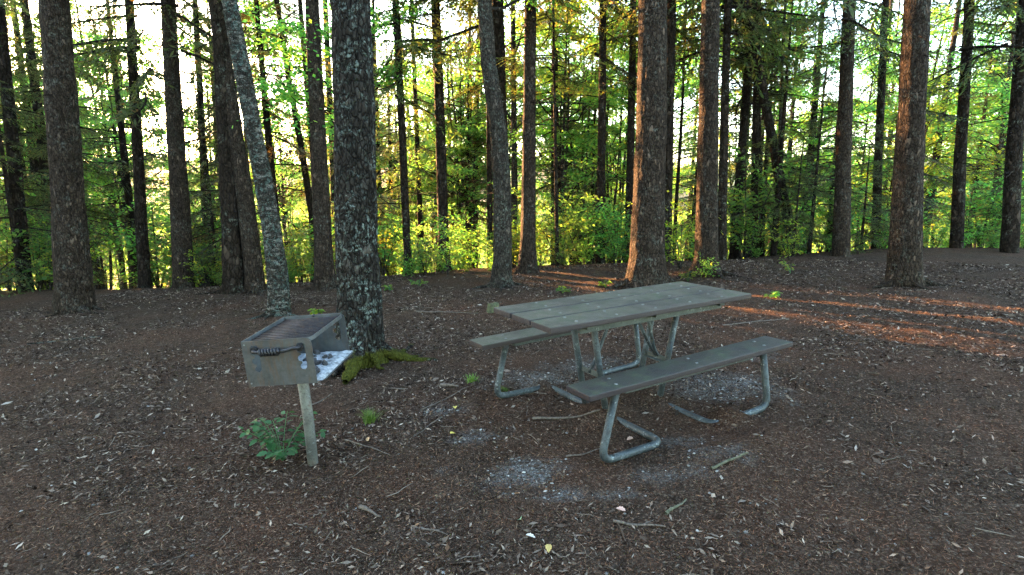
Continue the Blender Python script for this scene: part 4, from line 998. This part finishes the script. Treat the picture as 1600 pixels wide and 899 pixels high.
one_leaf(857, 863, .05, (.45, .33, .10), 'small ochre leaf at the bottom edge', 7)
one_leaf(575, 690, .045, (.38, .24, .12), 'tan leaf by the grey stick', 8)
one_leaf(984, 690, .05, (.40, .26, .19), 'dry tan leaf inside the bend of the near bench tube', 9)

# more of the wood far behind, closing the bright openings
rc = np.random.default_rng(321)
for i in range(34):
    put(('decid', 'spruce', 'decid')[i % 3], (-40+420*rc.random()) if i % 2 else (380+1260*rc.random()), 22+26*rc.random(), .9+.4*rc.random(), rc)
for i in range(30): put('bush', -20+1660*(i+rc.random())/30, 13.6+3.5*rc.random(), .8+.5*rc.random(), rc)
# young spruces added on the falling ground to block low sun from the clearing
for i, (off, ds) in enumerate([(1.9, 14), (3.6, 15), (5.6, 13), (7.6, 15), (9.8, 14), (2.6, 18), (4.8, 19), (6.8, 18), (-2.0, 14.5), (-3.6, 17), (-5.2, 15), (-7, 17.5)]):
    x_ = -.17+ds*SUNV[0]-off*SUNV[1]; y_ = 2.8+ds*SUNV[1]+off*SUNV[0]
    o = copy_tree(KINDS['young'][2 if i % 3 else 0]); sc_ = (1.0 if i % 3 else 1.3)+.15*rb.random(); o.location = (x_, y_, gz(x_, y_)); o.scale = (sc_,)*3; o.rotation_euler = (0, 0, rb.random()*6.28); o.name = 'young_spruce'
    tag(o, LAB['young'][0] % [z[2] for z in ZONES if z[0] <= 800+F_PX*x_/y_ < z[1]][0], 'tree', GRP['young'])
# unseen wood behind the photographer and to both sides, added to darken trunk fronts
for i in range(30):
    a_ = math.radians(100+160*(i+rb.random())/30)*(1 if i % 2 else -1); d_ = 6.5+9*rb.random(); x_, y_ = d_*math.sin(a_), d_*math.cos(a_)
    kd = ('spruce', 'decid', 'spruce', 'decid', 'young')[i % 5]; k_ = i % len(KINDS[kd]); sc_ = .8+.3*rb.random()
    if (kd, k_) not in used: continue
    o = copy_tree(KINDS[kd][k_]); o.location = (x_, y_, gz(x_, y_)); o.rotation_euler = (0, 0, rb.random()*6.28); o.scale = (sc_,)*3
    tag(o, LAB[kd][0] % 'behind the photographer', 'tree', 'trees behind the photographer')

T_ = np.array([-.2, 2.8])
for o in [q for q in scene.objects if q.parent is None and q.name.split('.')[0] in ('spruce_tree', 'young_spruce', 'broadleaf_tree', 'bush') and q.get('group') in GRP.values()]:
    d = np.array(o.location[:2])-T_; a = float(d@SUNV); pp = float(d[0]*SUNV[1]-d[1]*SUNV[0])
    if a > 6 and abs(pp) < .75 and a < 32:
        sh = (1.0 if pp >= 0 else -1.0)*(.95-abs(pp)); o.location.x += sh*SUNV[1]; o.location.y -= sh*SUNV[0]; o.location.z = gz(o.location.x, o.location.y)

for ps, kd in ((ps, kd) for kd, ps in KINDS.items()):
    for k, p in enumerate(ps):
        if (kd, k) not in used:
            for c in list(p.children): bpy.data.objects.remove(c)
            bpy.data.objects.remove(p)

# ------------------------------------------------------------------ light
EXPO = 4.62; SKY = .108; SUN = 5.0
SUN_AZ, SUN_EL = math.radians(-41), math.radians(8.)
sd = Vector((math.sin(SUN_AZ)*math.cos(SUN_EL), math.cos(SUN_AZ)*math.cos(SUN_EL), math.sin(SUN_EL)))
ld = bpy.data.lights.new('sun', 'SUN'); ld.energy = SUN; ld.angle = math.radians(.6); ld.color = (1, .50, .20)
lo = bpy.data.objects.new('sun', ld); COL.objects.link(lo); lo.rotation_euler = (-sd).to_track_quat('-Z', 'Y').to_euler()
w = bpy.data.worlds.new('World'); scene.world = w; w.use_nodes = True; nt = w.node_tree; nt.nodes.clear()
sk = nt.nodes.new('ShaderNodeTexSky'); sk.sky_type = 'NISHITA'; sk.sun_disc = False; sk.sun_elevation = SUN_EL; sk.sun_rotation = SUN_AZ
sk.air_density = 1.0; sk.dust_density = 1.0; sk.ozone_density = 1.0
bg = nt.nodes.new('ShaderNodeBackground'); bg.inputs[1].default_value = SKY; ow = nt.nodes.new('ShaderNodeOutputWorld')
nt.links.new(sk.outputs[0], bg.inputs[0]); nt.links.new(bg.outputs[0], ow.inputs[0])
vs = scene.view_settings; vs.view_transform = 'Standard'; vs.look = 'None'; vs.exposure = EXPO; vs.gamma = 1; vs.use_curve_mapping = False
cy = scene.cycles; cy.max_bounces = 8; cy.diffuse_bounces = 4; cy.transmission_bounces = 4; cy.glossy_bounces = 2
# ------------------------------------------------------------------ air of the valley
HAZE = .00018
if HAZE:
    bm = box_bm((960, 900, 118), (0, 350, 26), 0)
    t = NT('haze_air'); pv = t.n('ShaderNodeVolumePrincipled'); pv.inputs['Color'].default_value = (.86, .92, 1, 1); pv.inputs['Density'].default_value = HAZE; pv.inputs['Anisotropy'].default_value = .55
    t.t.links.new(pv.outputs[0], t.out.inputs[1]); t.m.cycles.homogeneous_volume = True
    o = mkb('haze', bm, t.m); tag(o, 'thin pale evening haze filling the air over the valley', 'haze', kind='stuff'); o.display_type = 'WIRE'
print('done', len(scene.objects))
